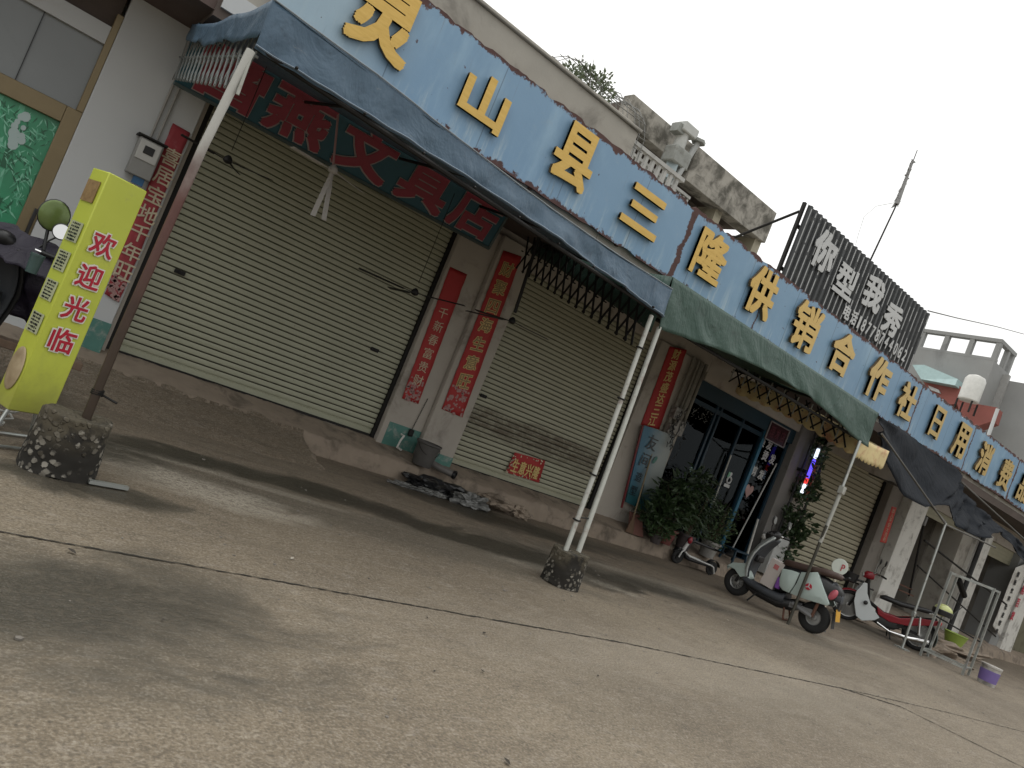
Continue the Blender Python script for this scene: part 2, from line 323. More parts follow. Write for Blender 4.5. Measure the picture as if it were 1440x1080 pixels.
M_red = surf('red_paper', (.36, .022, .022), .65, var=.2, scale=4, dirt=.15, dirtc=(.16, .012, .012, 1))
M_redold = surf('faded_red_paper', (.30, .035, .045), .7, var=.25, scale=7, dirt=.3, dirtc=(.42, .16, .17, 1), dscale=7)
M_pink = surf('printed_blossom', (.46, .12, .16), .7, var=.6, scale=30, c2=(.5, .34, .3), bump=.05)
M_goldtxt = surf('gold_print', (.58, .42, .16), .5, metal=.1, var=.25, scale=18)
M_goldold = surf('faded_gold_print', (.52, .45, .32), .6, var=.25, scale=18)
M_wtxt = surf('white_lettering', (.50, .51, .51), .5, var=.1, scale=10, dirt=.2, dirtc=(.3, .3, .3, 1))
M_chrome = surf('chrome', (.7, .7, .7), .15, metal=1, var=.05, bump=0)
def lathe_wheel(mb, c, ax, r, w, mi=0, n=36):
    prof = []
    for k in range(9):
        a = math.pi*k/8; prof.append((r-w*.5+w*.5*math.sin(a)*1.0, -w*.5*math.cos(a)))
    prof = [(r-w*1.0, -w*.4)]+prof+[(r-w*1.0, w*.4)]
    u_, w_ = basis(Vector(ax)); c = Vector(c); ax = Vector(ax).normalized(); vs = []; m = len(prof)
    for rr, h in prof: vs += [c+ax*h+(u_*math.cos(2*math.pi*k/n)+w_*math.sin(2*math.pi*k/n))*rr for k in range(n)]
    mb.add(vs, [(i*n+k, i*n+(k+1) % n, ((i+1) % m)*n+(k+1) % n, ((i+1) % m)*n+k) for i in range(m) for k in range(n)], mi)
# ------------------------------------------------------------ the shop row
YW = 8.3; FZ = .20
row = thing('shop_row_building', 'long single storey shop row with grey plaster pillars, roller shutters and a concrete parapet', 'building', (10, 8.3, 0))
def wall(name, x0, x1, z0, z1, y0=YW, y1=8.9, m=M_plaster, bev=.012):
    return MB().bx((x0, y0, z0), (x1, y1, z1)).build(name, m, row, bevel=bev)
M_groove = surf('grimy_shaded_gap', (.07, .064, .045), .9, var=.5, scale=9)  # grime in the slat gaps, darkened so the colour adds shade and contrast
def shutter(x0, x1, z0, z1, Y=8.44, pitch=.066, mname='', mat=None):
    mb = MB(); prof = []; z = z0; k = 0
    bent = {}; prof += [(Y, z0), (Y-.012, z0+.004), (Y-.012, z0+.085), (Y, z0+.09)]; z = z0+.098
    while z < z1:
        for a, b in ((0, .0), (.10, -.014), (.5, -.020), (.86, -.014), (.85, .016), (.985, .016)): prof.append((Y+b, z+a*pitch))
        z += pitch
    n = len(prof); sg = 14
    vs = [(x0+(x1-x0)*i/sg, p[0]+.007*noise.noise(Vector((x0+i*.5, p[1]*1.5, 5)))+.006*max(0, noise.noise(Vector((x0+i*.9, int(p[1]/pitch)*7.3, 2)))-.15), p[1]) for p in prof for i in range(sg+1)]
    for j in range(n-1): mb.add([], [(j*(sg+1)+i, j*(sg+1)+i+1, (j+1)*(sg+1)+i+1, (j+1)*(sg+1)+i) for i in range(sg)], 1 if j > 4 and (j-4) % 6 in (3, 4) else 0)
    mb.v = [Vector(v) for v in vs]
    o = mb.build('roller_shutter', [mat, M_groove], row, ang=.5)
    for xg in (x0-.0, x1+.0):
        MB().bx((xg-.035, Y-.06, z0-.0), (xg+.035, Y+.03, z1)).build('shutter_guide', M_iron, o)
    MB().bx((x0+.03, Y-.035, z0+.003), (x1-.03, Y-.021, z0+.032)).build('bottom_bar', M_iron, o)
    return o
def shutmat(name, c, dz=None, dk=.8):
    t = NT(name); zz = t.xyz()[2]
    n = t.noise(2, 8, .7, (1, 1, .5)); b = t.mix(n, sc(c+(1,), .8), sc(c+(1,), 1.12))
    b = t.mix(t.math('MULTIPLY', t.ramp(t.noise(5, 8, .75, (1, 1, 3), .5, (2, 0, 9)), .56, .78), .6), b, (.12, .095, .06, 1))
    if dz:
        for lo, hi, k in dz:
            nn = t.math('ADD', zz, t.math('MULTIPLY', t.math('SUBTRACT', t.noise(1.2, 6, .7, (1, 1, 4)), .5), .35))
            f = t.math('MULTIPLY', t.ramp(nn, lo-.06, lo+.06), t.ramp(nn, hi+.06, hi-.06))
            b = t.mix(t.math('MULTIPLY', t.math('MULTIPLY', f, k), t.ramp(t.noise(6, 8, .8, (1, 1, 2)), .25, .6)), b, (.085, .06, .035, 1))
    sp = t.ramp(t.noise(26, 3, .6), .68, .75); b = t.mix(t.math('MULTIPLY', sp, .6), b, (.06, .04, .02, 1))
    t.col(b); t.rough(.5); t.bump(t.noise(40, 4), .06, .003); return t.m
SH = shutmat('olive_shutter_paint', (.37, .375, .275)); SH2 = shutmat('dirty_shutter_paint', (.36, .355, .26), [(.93, 1.2, .85), (.78, .98, .5)])
SH4 = shutmat('cream_shutter_paint', (.46, .43, .31))
ZB = .33
Xa = 1.32; Xb = 4.50
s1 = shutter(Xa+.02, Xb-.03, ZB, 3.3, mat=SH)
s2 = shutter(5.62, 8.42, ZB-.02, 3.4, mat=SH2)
def lock(p, par):
    q = W(p[0], p[1], 8.41); m = MB(); m.box(q, (.11, .012, .045)); m.box(q+Vector((0, -.008, 0)), (.03, .012, .03)); m.build('lock_plate', M_iron, par, bevel=.004)
lock((253, 383), s1); lock((527, 492), s1); lock((680, 557), s2)
# pillar between the first two shutters: two faces with a crease
wall('pillar', Xb-.02, 5.05, FZ, 3.35, YW, 8.9); wall('pillar', 5.05, 5.60, FZ, 3.35, YW-.07, 8.9)
MB().bx((4.56, YW-.004, FZ+.02), (5.04, YW, .60)).build('painted_skirting', M_teal, row)
MB().bx((5.3, YW-.074, FZ+.02), (5.6, YW-.07, .42)).build('painted_skirting', M_teal, row)
wall('lintel', Xa-.1, 9.8, 3.12, 3.6, 8.36, 8.9); wall('lintel', 9.8, 22, 2.98, 3.6, 8.36, 8.9)
wall('pillar', 8.47, 9.62, FZ, 3.2, YW, 8.9)
# upper wall, canopy slab and parapet
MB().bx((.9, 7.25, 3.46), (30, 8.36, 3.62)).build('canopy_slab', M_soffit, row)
mb = MB(); mb.bx((1.0, 7.28, 3.62), (5.7, 7.5, 5.08)); mb.bx((5.7, 7.28, 3.62), (30, 7.5, 4.66))
mb.bx((.98, 7.24, 5.08), (5.72, 7.54, 5.12)); mb.build('parapet', M_conc, row, bevel=.012)
mb = MB(); mb.bx((0.9, 8.36, 3.62), (30, 8.9, 4.5)); mb.bx((.9, 7.5, 4.55), (30, 14, 4.64)); mb.build('roof', M_conc, row)
# ------------------------------------------------------------ big blue sign
t = NT('blue_sign_sheet'); xx, yy, zz = t.xyz()
n = t.noise(.6, 5); b = t.mix(n, (.165, .29, .43, 1), (.215, .35, .495, 1))
b = t.mix(t.math('MULTIPLY', t.ramp(t.noise(1.3, 6, .6, (1.6, 1, .5)), .5, .75), .5), b, (.34, .50, .62, 1))
low = t.ramp(zz, 4.25, 3.75); st = t.ramp(t.noise(3, 7, .75, (3, 1, .35), off=(1, 1, 1)), .48, .7)
b = t.mix(t.math('MULTIPLY', t.math('MULTIPLY', low, st), .75), b, (.42, .52, .56, 1))
lx = t.ramp(xx, 2.9, 1.7); b = t.mix(t.math('MULTIPLY', lx, .55), b, (.42, .52, .55, 1))
dr = t.ramp(t.noise(2, 7, .7, (9, 1, .5), off=(4, 1, 2)), .6, .72); b = t.mix(t.math('MULTIPLY', t.math('MULTIPLY', dr, t.ramp(zz, 4.3, 3.7)), .5), b, (.12, .17, .20, 1))
rr_ = t.math('MULTIPLY', t.ramp(t.noise(2.4, 8, .75, (6, 1, .35), off=(5, 0, 8)), .58, .70), t.ramp(zz, 4.15, 4.75)); b = t.mix(t.math('MULTIPLY', rr_, .45), b, (.14, .085, .06, 1))
fx = t.math('ABSOLUTE', t.math('SUBTRACT', t.math('FRACT', t.math('MULTIPLY', xx, .82)), .5)); b = t.mix(t.math('MULTIPLY', t.ramp(fx, .494, .4965), .55), b, (.05, .08, .11, 1))
b = t.mix(t.math('MULTIPLY', t.ramp(t.noise(7, 9, .8, off=(6, 6, 1)), .55, .72), .35), b, (.30, .37, .41, 1))
nz1 = t.math('MULTIPLY', t.math('SUBTRACT', t.noise(6, 8, .75), .5), .34)
top = t.ramp(t.math('ADD', zz, nz1), 4.675, 4.70); bot = t.ramp(t.math('ADD', zz, nz1), 3.745, 3.725)
nz2 = t.math('MULTIPLY', t.math('SUBTRACT', t.noise(4, 8, .75, off=(7, 7, 7)), .5), .5)
rust = t.math('MAXIMUM', top, bot)
for sx, ww in ((7.03, .035), (14.35, .02), (17.05, .015), (19.75, .03), (9.0, .012)):
    d = t.math('ABSOLUTE', t.math('SUBTRACT', t.math('ADD', xx, t.math('MULTIPLY', nz2, .5)), sx)); rust = t.math('MAXIMUM', rust, t.ramp(d, ww+.012, ww))
rust = t.math('MAXIMUM', rust, t.math('MULTIPLY', t.ramp(t.noise(14, 3, .5, off=(9, 3, 3)), .735, .75), .8))
b = t.mix(rust, b, t.mix(t.noise(12, 5), (.045, .022, .022, 1), (.13, .065, .055, 1)))
t.col(b); t.rough(t.math('ADD', t.math('MULTIPLY', rust, .4), .42)); t.bump(t.math('ADD', t.noise(.9, 3), t.math('MULTIPLY', t.noise(30, 3), .05)), .35, .05)
M_sign = t.m
SY = 7.2
sign = thing('shop_sign', 'long peeling sky blue fascia board with raised gold characters along the roof edge', 'sign', (12, SY, 3.7))
random.seed(5); mb = MB(); xs = [1.3]; 
while xs[-1] < 24: xs.append(xs[-1]+random.uniform(.02, .09))
tz = []; bz = []; k1 = 0
for x_ in xs:
    j = max(0, noise.noise(Vector((x_*5, 0, 0))))*.05+max(0, noise.noise(Vector((x_*16, 0, 4))))*.035
    tz.append(4.735-j*(1+min(1, x_/12))); j = max(0, noise.noise(Vector((x_*3, 5, 0))))*.05; bz.append(3.70+j)
n = len(xs); vs = []
for Y in (SY, SY+.03):
    for k in range(n): vs += [(xs[k], Y, bz[k]), (xs[k], Y, tz[k])]
fs = [(2*k, 2*k+2, 2*k+3, 2*k+1) for k in range(n-1)]+[(2*n+2*k, 2*n+2*k+1, 2*n+2*k+3, 2*n+2*k+2) for k in range(n-1)]
fs += [(2*k+1, 2*k+3, 2*n+2*k+3, 2*n+2*k+1) for k in range(n-1)]+[(2*k, 2*n+2*k, 2*n+2*k+2, 2*k+2) for k in range(n-1)]
mb.add(vs, fs); mb.build('sign_board', M_sign, sign, smooth=False)
mb = MB()
for zf in (3.76, 4.2, 4.64): mb.bx((1.3, SY+.035, zf-.02), (24, SY+.075, zf+.02))
for k in range(16): mb.bx((1.5+k*1.5, SY+.04, 3.7), (1.54+k*1.5, SY+.078, 4.66))
mb.build('sign_frame', M_rust, sign)
t = NT('brushed_gold'); c = t.mix(t.noise(6, 4, .6, (1, 1, 6)), (.52, .32, .065, 1), (.74, .50, .15, 1)); xx = t.xyz()[0]
c = t.mix(t.math('MULTIPLY', t.ramp(xx, 7, 13), .65), c, (.56, .43, .20, 1)); c = t.mix(t.math('MULTIPLY', t.ramp(t.noise(9, 6, .7), .6, .72), t.ramp(xx, 9, 14)), c, (.13, .10, .06, 1))
t.col(c); t.b.inputs['Metallic'].default_value = .35; t.rough(.42); t.bump(t.noise(70, 3, .5, (1, 1, 5)), .08, .002); M_gold = t.m
M_goldside = surf('gold_letter_edge', (.10, .062, .022), .6, var=.4, scale=8)
cx = [2.24, 3.53, 4.86, 6.14, 7.56, 8.84, 10.14, 11.34, 12.66, 13.86, 15.22, 16.45, 17.8, 19.1, 20.35]
ww = [.68, .58, .60, .68, .66, .66, .72, .70, .72, .64, .46, .62, .66, .66, .66]
tops = [4.64, 4.46, 4.64, 4.49, 4.6, 4.64, 4.62, 4.6, 4.62, 4.56, 4.54, 4.57, 4.54, 4.52, 4.5]
bots = [3.93, 3.95, 3.94, 3.97, 3.93, 3.93, 3.89, 3.9, 3.88, 3.89, 3.92, 3.86, 3.86, 3.84, 3.84]
for ch, x_, w_, z1, z0 in zip('灵山县三隆供销合作社日用消费品', cx, ww, tops, bots):
    mb = MB(); put_glyph(mb, ch, (x_, SY-.05, (z0+z1)/2), w_, z1-z0, depth=.045, bold=.030 if ch in '隆销费' else .038, mi=0, mis=1)
    o = mb.build('letter', [M_gold, M_goldside], sign, smooth=False)
# ------------------------------------------------------------ black corrugated sign on the roof
M_corr = surf('black_corrugated_sheet', (.045, .048, .05), .5, metal=.2, var=.3, scale=3, dirt=.25, dirtc=(.12, .12, .11, 1), dscale=5)
M_wstr = surf('worn_white_ridge', (.42, .43, .43), .6, var=.35, scale=14)
cs = thing('roof_sign', 'black corrugated metal sign with white characters and a phone number above the blue board', 'sign', (11.5, 7.3, 4.8))
mb = MB(); X0, X1 = 9.3, 13.7; prof = []; p = .145; x_ = X0
while x_ < X1:
    prof += [(x_, 0), (x_+.035, 0), (x_+.05, -.032), (x_+.095, -.032), (x_+.11, 0)]; x_ += p
vs = []; 
for q in prof: vs += [(q[0], 7.3+q[1], 4.70+.02*noise.noise(Vector((q[0]*6, 0, 0)))), (q[0], 7.3+q[1], 5.93)]
mb.add(vs, [(2*k, 2*k+2, 2*k+3, 2*k+1) for k in range(len(prof)-1)]); mb.build('corrugated_sheet', M_corr, cs, smooth=False, solid=.004)
mb = MB(); random.seed(3)
for k, q in enumerate(prof[1::5]):
    fade = max(.0, 1-(q[0]-X0)/4.4)
    z = 4.76
    while z < 5.85:
        L = random.uniform(.15, .6) if random.random() < .55+.45*fade else 0
        if L: mb.bx((q[0]+.022, 7.262, z), (q[0]+.040, 7.2675, min(5.88, z+L)))
        z += max(L, .15)+random.uniform(.02, .3)*(1.2-fade)
mb.build('worn_stripe_paint', M_wstr, cs, smooth=False)
for ch, a, b in (('你', (1144, 333), (1177, 382)), ('型', (1171, 380), (1208, 425)), ('我', (1214, 392), (1243, 436)), ('秀', (1239, 428), (1267, 472))):
    pass
for ch, cpx, h_ in (('你', (1160, 354), .62), ('型', (1190, 396), .52), ('我', (1229, 413), .56), ('秀', (1255, 450), .56)):
    mb = MB(); q = W(cpx[0], cpx[1], 7.25); put_glyph(mb, ch, q, .62, h_, depth=.012, bold=.035); mb.build('letter', M_wtxt, cs, smooth=False)
for k, ch in enumerate('电话18778744062'):
    f = k/12; px = 1190+f*(1271-1190) if k else 1190; 
    q = W(1191, 440, 7.25).lerp(W(1270, 499, 7.25), f) if k > 1 else W(1191+k*10, 439+k*8, 7.25)
    if k > 1: q = W(1208+(k-2)/10*64, 453+(k-2)/10*47, 7.25)
    mb = MB(); put_glyph(mb, ch, q, (.22, .20)[k] if k < 2 else (.11 if ch != '1' else .06), .24 if k < 2 else .22, depth=.012, bold=.04); mb.build('number' if k > 1 else 'letter', M_wtxt, cs, smooth=False)
mb = MB(); mb.bx((9.26, 7.34, 4.6), (9.31, 7.39, 5.95)); mb.bx((13.68, 7.34, 4.6), (13.73, 7.39, 5.95)); mb.bx((11.5, 7.34, 4.6), (11.55, 7.39, 5.9)); mb.bx((9.3, 7.34, 5.55), (13.7, 7.38, 5.6)); mb.bx((9.3, 7.34, 4.85), (13.7, 7.38, 4.9)); mb.build('frame', M_iron, cs)
for x_ in (9.28, 11.5, 13.7):
    MB().tube([(x_, 7.4, 5.8), (x_-.25, 9.4, 4.66)], .022).build('brace', M_iron, cs)
# ------------------------------------------------------------ awnings
def cloth(name, c, c2, rough=.5, spots=.35):
    t = NT(name); b = t.mix(t.noise(1.6, 6, .65, dist=1), c+(1,), c2+(1,)); b = t.mix(t.math('MULTIPLY', t.ramp(t.noise(5, 8, .75, off=(3, 3, 3)), .52, .75), .55), b, sc(c, .35))
    b = t.mix(t.math('MULTIPLY', t.ramp(t.noise(9, 7, .8, (1, 1, 3), off=(8, 1, 3)), .6, .75), spots), b, (.32, .33, .31, 1))
    t.b.inputs['Specular IOR Level'].default_value = .12 if spots < .2 else .35; t.col(b); t.rough(rough); t.bump(t.math('ADD', t.noise(2.5, 4, .6, (1, 1, .5), 1.5), t.math('MULTIPLY', t.noise(12, 4), .25)), .9, .04); return t.m
M_btarp = cloth('blue_tarpaulin', (.050, .088, .135), (.090, .145, .20)); M_gtarp = cloth('green_tarpaulin', (.030, .064, .050), (.050, .092, .074)); M_ktarp = cloth('black_tarpaulin', (.006, .008, .012), (.013, .016, .021), .75, .1)
def scissor(parent, a, b, h, n, mat, w=.022, mat2=None):
    """folding scissor truss from a (wall) to b (post); h = height"""
    a = Vector(a); b = Vector(b); mb = MB(); side = (b-a).cross(Vector((0, 0, 1))).normalized()
    for i in range(n):
        for k in (0, 1):
            f0, f1 = i/n, min(1, (i+1.35)/n)
            p = a.lerp(b, f0); q = a.lerp(b, f1); o = side*(.008 if k else -.008)
            zz0, zz1 = (0, -h) if k else (-h, 0)
            mb.bar(p+o+Vector((0, 0, zz0)), q+o+Vector((0, 0, zz1)), w, .006, side=(0, 0, 1))
    for i in range(n+1):
        p = a.lerp(b, i/n); mb.tube([p-side*.015+Vector((0, 0, -h*.5)), p+side*.015+Vector((0, 0, -h*.5))], .009, 6)
    mb.build('scissor_truss', mat, parent)
# blue awning
aw = thing('awning', 'faded blue tarpaulin awning on folding trusses over the first two shutters', 'awning', (3, 6.5, 2.9), group='awnings along the shop row')
F = [(.84, 4.68, 2.64), (5.42, 5.42, 2.72)]
def lerp(a, b, f): return Vector(a).lerp(Vector(b), f)
def N3(p, s, k=0): return noise.noise(Vector((p[0]*s, p[1]*s, p[2]*s+k)))
def val_fn(A, B, h, sag, tilt, fold=.02, seed=0, back=0):
    A = Vector(A); B = Vector(B); d = (B-A).normalized(); out = Vector((d.y, -d.x, 0))
    def fn(u, v):
        p = A.lerp(B, u)+Vector((0, 0, -sag*math.sin(math.pi*u)*(1-v)+(h-.05*math.sin(math.pi*min(1, u*1.2-.2) if u > .17 else 0))*v))-out*tilt*v
        e = fold*(noise.noise(Vector((u*9, v*.6, seed)))+.5*noise.noise(Vector((u*26, v*1.5, seed+3))))
        p += out*e*(1.1-v*.75)
        if v == 0: p.z += .012*noise.noise(Vector((u*18, 0, seed+7)))
        return p
    return fn
mb = MB(); mb.grid(val_fn(F[0], F[1], .31, -.07, .03, .05, 1), 160, 10)
# top sheet up to the wall with the left side skirt
def topfn(u, v):
    p = lerp((.85, 4.71, 2.95), (5.4, 5.45, 3.03), u).lerp(lerp((.85, 7.7, 3.42), (5.4, 7.7, 3.44), u), v)
    p.z += -.045*math.sin(math.pi*u)*(1-v)+ .05*noise.noise(Vector((u*5, v*4, 2)))*math.sin(math.pi*v)-.05*math.sin(math.pi*min(1, v*1.0))
    return p
mb.grid(topfn, 40, 16)
def sidefn(u, v):
    top = topfn(0, u); h = .15+.08*(1-u)+.03*noise.noise(Vector((u*9, 0, 1)))
    p = top+Vector((0, 0, -h*(1-v))); p.x += -.012+.04*noise.noise(Vector((u*14, v, 3)))*(1-v); return p
mb.grid(sidefn, 40, 5)
mb.build('awning_cloth', M_btarp, aw, ang=1.2, solid=.004)
vf = val_fn(F[0], F[1], .31, -.07, .03, .05, 1)
MB().tube([vf(k/90, 1)+Vector((0, -.008, .004)) for k in range(91)], .005, 6).build('white_piping', surf('worn_white_piping', (.20, .23, .25), .6, var=.4, scale=9), aw)
MB().tube([vf(k/120, .06)+Vector((0, -.010, 0)) for k in range(121)], .006, 5).build('hem_rope', surf('pale_blue_hem', (.17, .22, .28), .6, var=.4, scale=9), aw)
mb = MB(); mb.tube([Vector(F[0])+Vector((0, .03, .02)), Vector(F[1])+Vector((0, .03, .02))], .02); mb.tube([(.86, 4.76, 2.9), (5.38, 5.5, 2.98)], .02); mb.tube([(.87, 7.7, 3.36), (.87, 4.76, 2.9)], .018); mb.tube([(5.38, 7.7, 3.4), (5.38, 5.5, 2.98)], .018)
for f in (.25, .5, .75): mb.tube([lerp((.86, 4.76, 2.9), (5.38, 5.5, 2.97), f), lerp((.87, 7.7, 3.34), (5.38, 7.7, 3.36), f)], .016)
mb.build('frame_tube', M_iron, aw)
for k in range(9):
    p = lerp(F[0], F[1], (k+.5)/9)+Vector((0, -.035, .03)); MB().ell(p, (.011, .02, .011), n=8, m=6).build('eyelet', M_black, aw)
M_grey = surf('grey_flat_bar', (.27, .28, .26), .6, metal=.3, var=.3, scale=12, dirt=.3, dirtc=(.08, .06, .04, 1))
scissor(aw, (.90, 8.1, 3.42), (.90, 4.88, 2.88), .44, 17, surf('pale_scissor_bar', (.24, .26, .26), .6, var=.3, scale=12, dirt=.3, dirtc=(.1, .08, .05, 1)), .034)
scissor(aw, (5.33, 8.15, 3.5), (5.33, 5.6, 2.84), .48, 16, M_iron, .03)
# green awning
ga = thing('awning', 'dark green tarpaulin awning with a deep front skirt in front of the hair salon', 'awning', (8, 6.8, 2.9), group='awnings along the shop row')
GA, GB = Vector((5.47, 5.47, 2.62)), Vector((10.32, 5.60, 2.70))
def gtop(u): return lerp((5.47, 5.55, 3.18), (10.35, 5.66, 3.22), u)
def gfn(u, v):
    low = GA.lerp(GB, u)+Vector((0, 0, .20*math.sin(math.pi*u)**1.0*(1 if u < .7 else (1-u)/.3*.7+.3)+.03*noise.noise(Vector((u*12, 0, 8)))))
    p = low.lerp(gtop(u), v); e = noise.noise(Vector((u*8, v*.7, 12)))+.6*noise.noise(Vector((u*22+v*2, v*1.2, 15)))
    p.y -= .05*e*(1.05-v); return p
mb = MB(); mb.grid(gfn, 130, 12)
def gtopfn(u, v):
    p = gtop(u).lerp(lerp((5.5, 8.2, 3.42), (10.35, 8.2, 3.42), u), v); p.z -= .04*math.sin(math.pi*v)*(1+noise.noise(Vector((u*6, v*3, 5)))); return p
mb.grid(gtopfn, 40, 12)
def gsl(u, v):
    top = gtopfn(0, u); h = .5*(1-u)**1.5+.12; p = top+Vector((0, 0, -h*(1-v))); p.x += .05*noise.noise(Vector((u*9, v, 21)))*(1-v)-.01; return p
def gsr(u, v):
    top = gtopfn(1, u); h = max(.04, .5-1.6*u) if u < .3 else .05; p = top+Vector((0, 0, -h*(1-v))); p.x += .04*noise.noise(Vector((u*9, v, 27)))*(1-v)+.012; return p
mb.grid(gsl, 24, 6); mb.grid(gsr, 24, 6)
mb.build('awning_cloth', M_gtarp, ga, ang=1.2, solid=.004)
M_bar2 = surf('pale_flat_bar', (.40, .41, .38), .6, metal=.2, var=.2)
scissor(ga, (10.12, 8.15, 3.45), (10.12, 5.8, 2.92), .34, 11, M_iron, .026)
mb = MB()
for i in range(9):
    p = lerp((10.09, 8.1, 3.43), (10.09, 5.85, 2.92), i/8.5); MB().bar(p, p+Vector((0, 0, -.28)), .02, .008, side=(0, 1, 0)).build('hanging_strut', M_bar2, ga)

mb = MB(); mb.tube([(5.5, 5.6, 2.72), (10.3, 5.72, 2.76)], .02); mb.tube([(5.5, 5.6, 3.12), (10.3, 5.72, 3.16)], .02); mb.tube([(5.52, 8.2, 3.32), (5.52, 5.6, 3.1)], .018); mb.tube([(10.2, 8.2, 3.34), (10.2, 5.7, 3.1)], .018)
mb.build('frame_tube', M_iron, ga)
# yellow scalloped awning behind it
M_yel = surf('yellow_floral_cloth', (.66, .54, .28), .7, var=.2, scale=5, dirt=.6, dirtc=(.42, .14, .10, 1), dscale=4, bump=.2)
ya = thing('awning', 'old yellow floral scalloped awning hanging beneath the right end of the green awning', 'awning', (10.5, 6.8, 2.9), group='awnings along the shop row')
path = [Vector((10.32, 8.1, 3.26)), Vector((10.38, 7.2, 3.14)), Vector((10.42, 6.4, 2.96)), Vector((10.42, 5.78, 2.80)), Vector((10.75, 5.76, 2.80)), Vector((11.25, 5.78, 2.84))]
def yfn(u, v):
    s = u*(len(path)-1); i = min(int(s), len(path)-2); p = path[i].lerp(path[i+1], s-i); q = .27+.035*abs(math.sin(u*60))
    return p+Vector((0, 0, -q*(1-v)+.02))+Vector((.03*noise.noise(Vector((u*20, v, 1)))*(1-v), .02*noise.noise(Vector((u*20, v, 5)))*(1-v), 0))
mb = MB(); mb.grid(yfn, 180, 5); mb.build('scalloped_valance', M_yel, ya, ang=1.2, solid=.004)
mb = MB(); mb.grid(lambda u, v: lerp((10.42, 5.8, 2.83), (11.25, 5.8, 2.86), u).lerp(lerp((10.35, 8.1, 3.29), (11.3, 8.1, 3.3), u), v)+Vector((0, 0, -.05*math.sin(math.pi*v))), 10, 10); mb.build('awning_cloth', M_yel, ya, ang=1.2, solid=.004)
MB().tube([(10.42, 8.15, 3.27), (10.42, 5.8, 2.82), (11.25, 5.8, 2.85), (11.3, 8.15, 3.28)], .016).build('frame_tube', M_grey, ya)
# black tarpaulin over the far shops
ka = thing('awning', 'ragged black tarpaulin sagging over the far right shops', 'awning', (14, 6.8, 2.9), group='awnings along the shop row')
low = [(1240, 612, 5.9), (1250, 652, 6.0), (1268, 697, 6.2), (1300, 713, 6.3), (1334, 711, 6.3), (1344, 740, 6.2), (1378, 757, 6.2), (1408, 748, 6.3), (1440, 792, 6.3), (1475, 812, 6.3), (1520, 845, 6.3)]
upp = [(1241, 588, 6.0), (1262, 601, 6.9), (1292, 621, 7.15), (1320, 641, 7.15), (1352, 664, 7.15), (1352, 690, 6.9), (1372, 712, 6.8), (1402, 735, 6.7), (1440, 768, 6.7), (1475, 795, 6.7), (1520, 830, 6.7)]
L = [W(a, b, Y) for a, b, Y in low]; U = [W(a, b, Y) for a, b, Y in upp]; U = [Vector((p.x, p.y, p.z)) for p in U]
def kfn(u, v):
    s = u*(len(L)-1); i = min(int(s), len(L)-2); f = s-i; f = f*f*(3-2*f)*.5+f*.5
    p = L[i].lerp(L[i+1], f).lerp(U[i].lerp(U[i+1], f), v)
    k_ = .25 if u < .38 else 1; p.z += k_*.07*noise.noise(Vector((u*30, v*2, 1)))*(1-abs(2*v-1))-.05*math.sin(math.pi*v)*(u < .5); p.y += k_*(.14*noise.noise(Vector((u*26, v*2.5, 4)))+.06*noise.noise(Vector((u*70, v*6, 4))))+.05*math.sin(v*9+u*20)*(u < .4); return p
mb = MB(); mb.grid(kfn, 130, 14); mb.build('awning_cloth', M_ktarp, ka, ang=1.3, solid=.006)
mb = MB(); mb.tube([W(1330, 735, 6.0), W(1300, 700, 7.1), (15.5, 8.2, 2.9)], .018); mb.tube([W(1352, 678, 6.9), W(1440, 758, 6.5), W(1500, 812, 6.5)], .02); mb.tube([W(1240, 610, 5.9), W(1330, 738, 6.0), W(1400, 770, 6.2)], .016); mb.build('frame_tube', surf('grey_tube', (.11, .105, .095), .6, metal=.3, dirt=.4), ka)
# ------------------------------------------------------------ posts in concrete blocks
t = NT('aggregate_concrete'); v1 = t.node('ShaderNodeTexVoronoi'); v1.inputs['Scale'].default_value = 26; v1.inputs['Randomness'].default_value = 1
nn0 = t.node('ShaderNodeTexNoise'); nn0.inputs['Scale'].default_value = 22; nn0.inputs['Detail'].default_value = 4; t.l.new(t.pos, nn0.inputs[0]); vm = t.node('ShaderNodeVectorMath', operation='MULTIPLY_ADD'); t.l.new(nn0.outputs[1], vm.inputs[0]); vm.inputs[1].default_value = (.035, .035, .035); t.l.new(t.pos, vm.inputs[2]); t.l.new(vm.outputs[0], v1.inputs[0])
v2 = t.node('ShaderNodeTexVoronoi'); v2.inputs['Scale'].default_value = 30; v2.feature = 'F1'; t.l.new(t.pos, v2.inputs[0])
st = t.math('MULTIPLY', t.ramp(t.math('ADD', v1.outputs['Distance'], t.math('MULTIPLY', t.noise(60, 3), .3)), .66, .5), t.ramp(t.noise(6, 4), .36, .52)); shade = t.node('ShaderNodeSeparateColor'); t.l.new(v1.outputs['Color'], shade.inputs[0])
c = t.mix(st, (.014, .012, .009, 1), t.mix(shade.outputs[0], (.05, .042, .03, 1), (.30, .28, .24, 1)))
c = t.mix(t.math('MULTIPLY', t.math('MULTIPLY', t.ramp(t.noise(4, 6, .7), .40, .56), t.ramp(t.xyz()[2], .12, .28)), .9), c, (.085, .072, .048, 1)); t.col(c); t.rough(.9); t.bump(st, 1, .012); M_agg = t.m
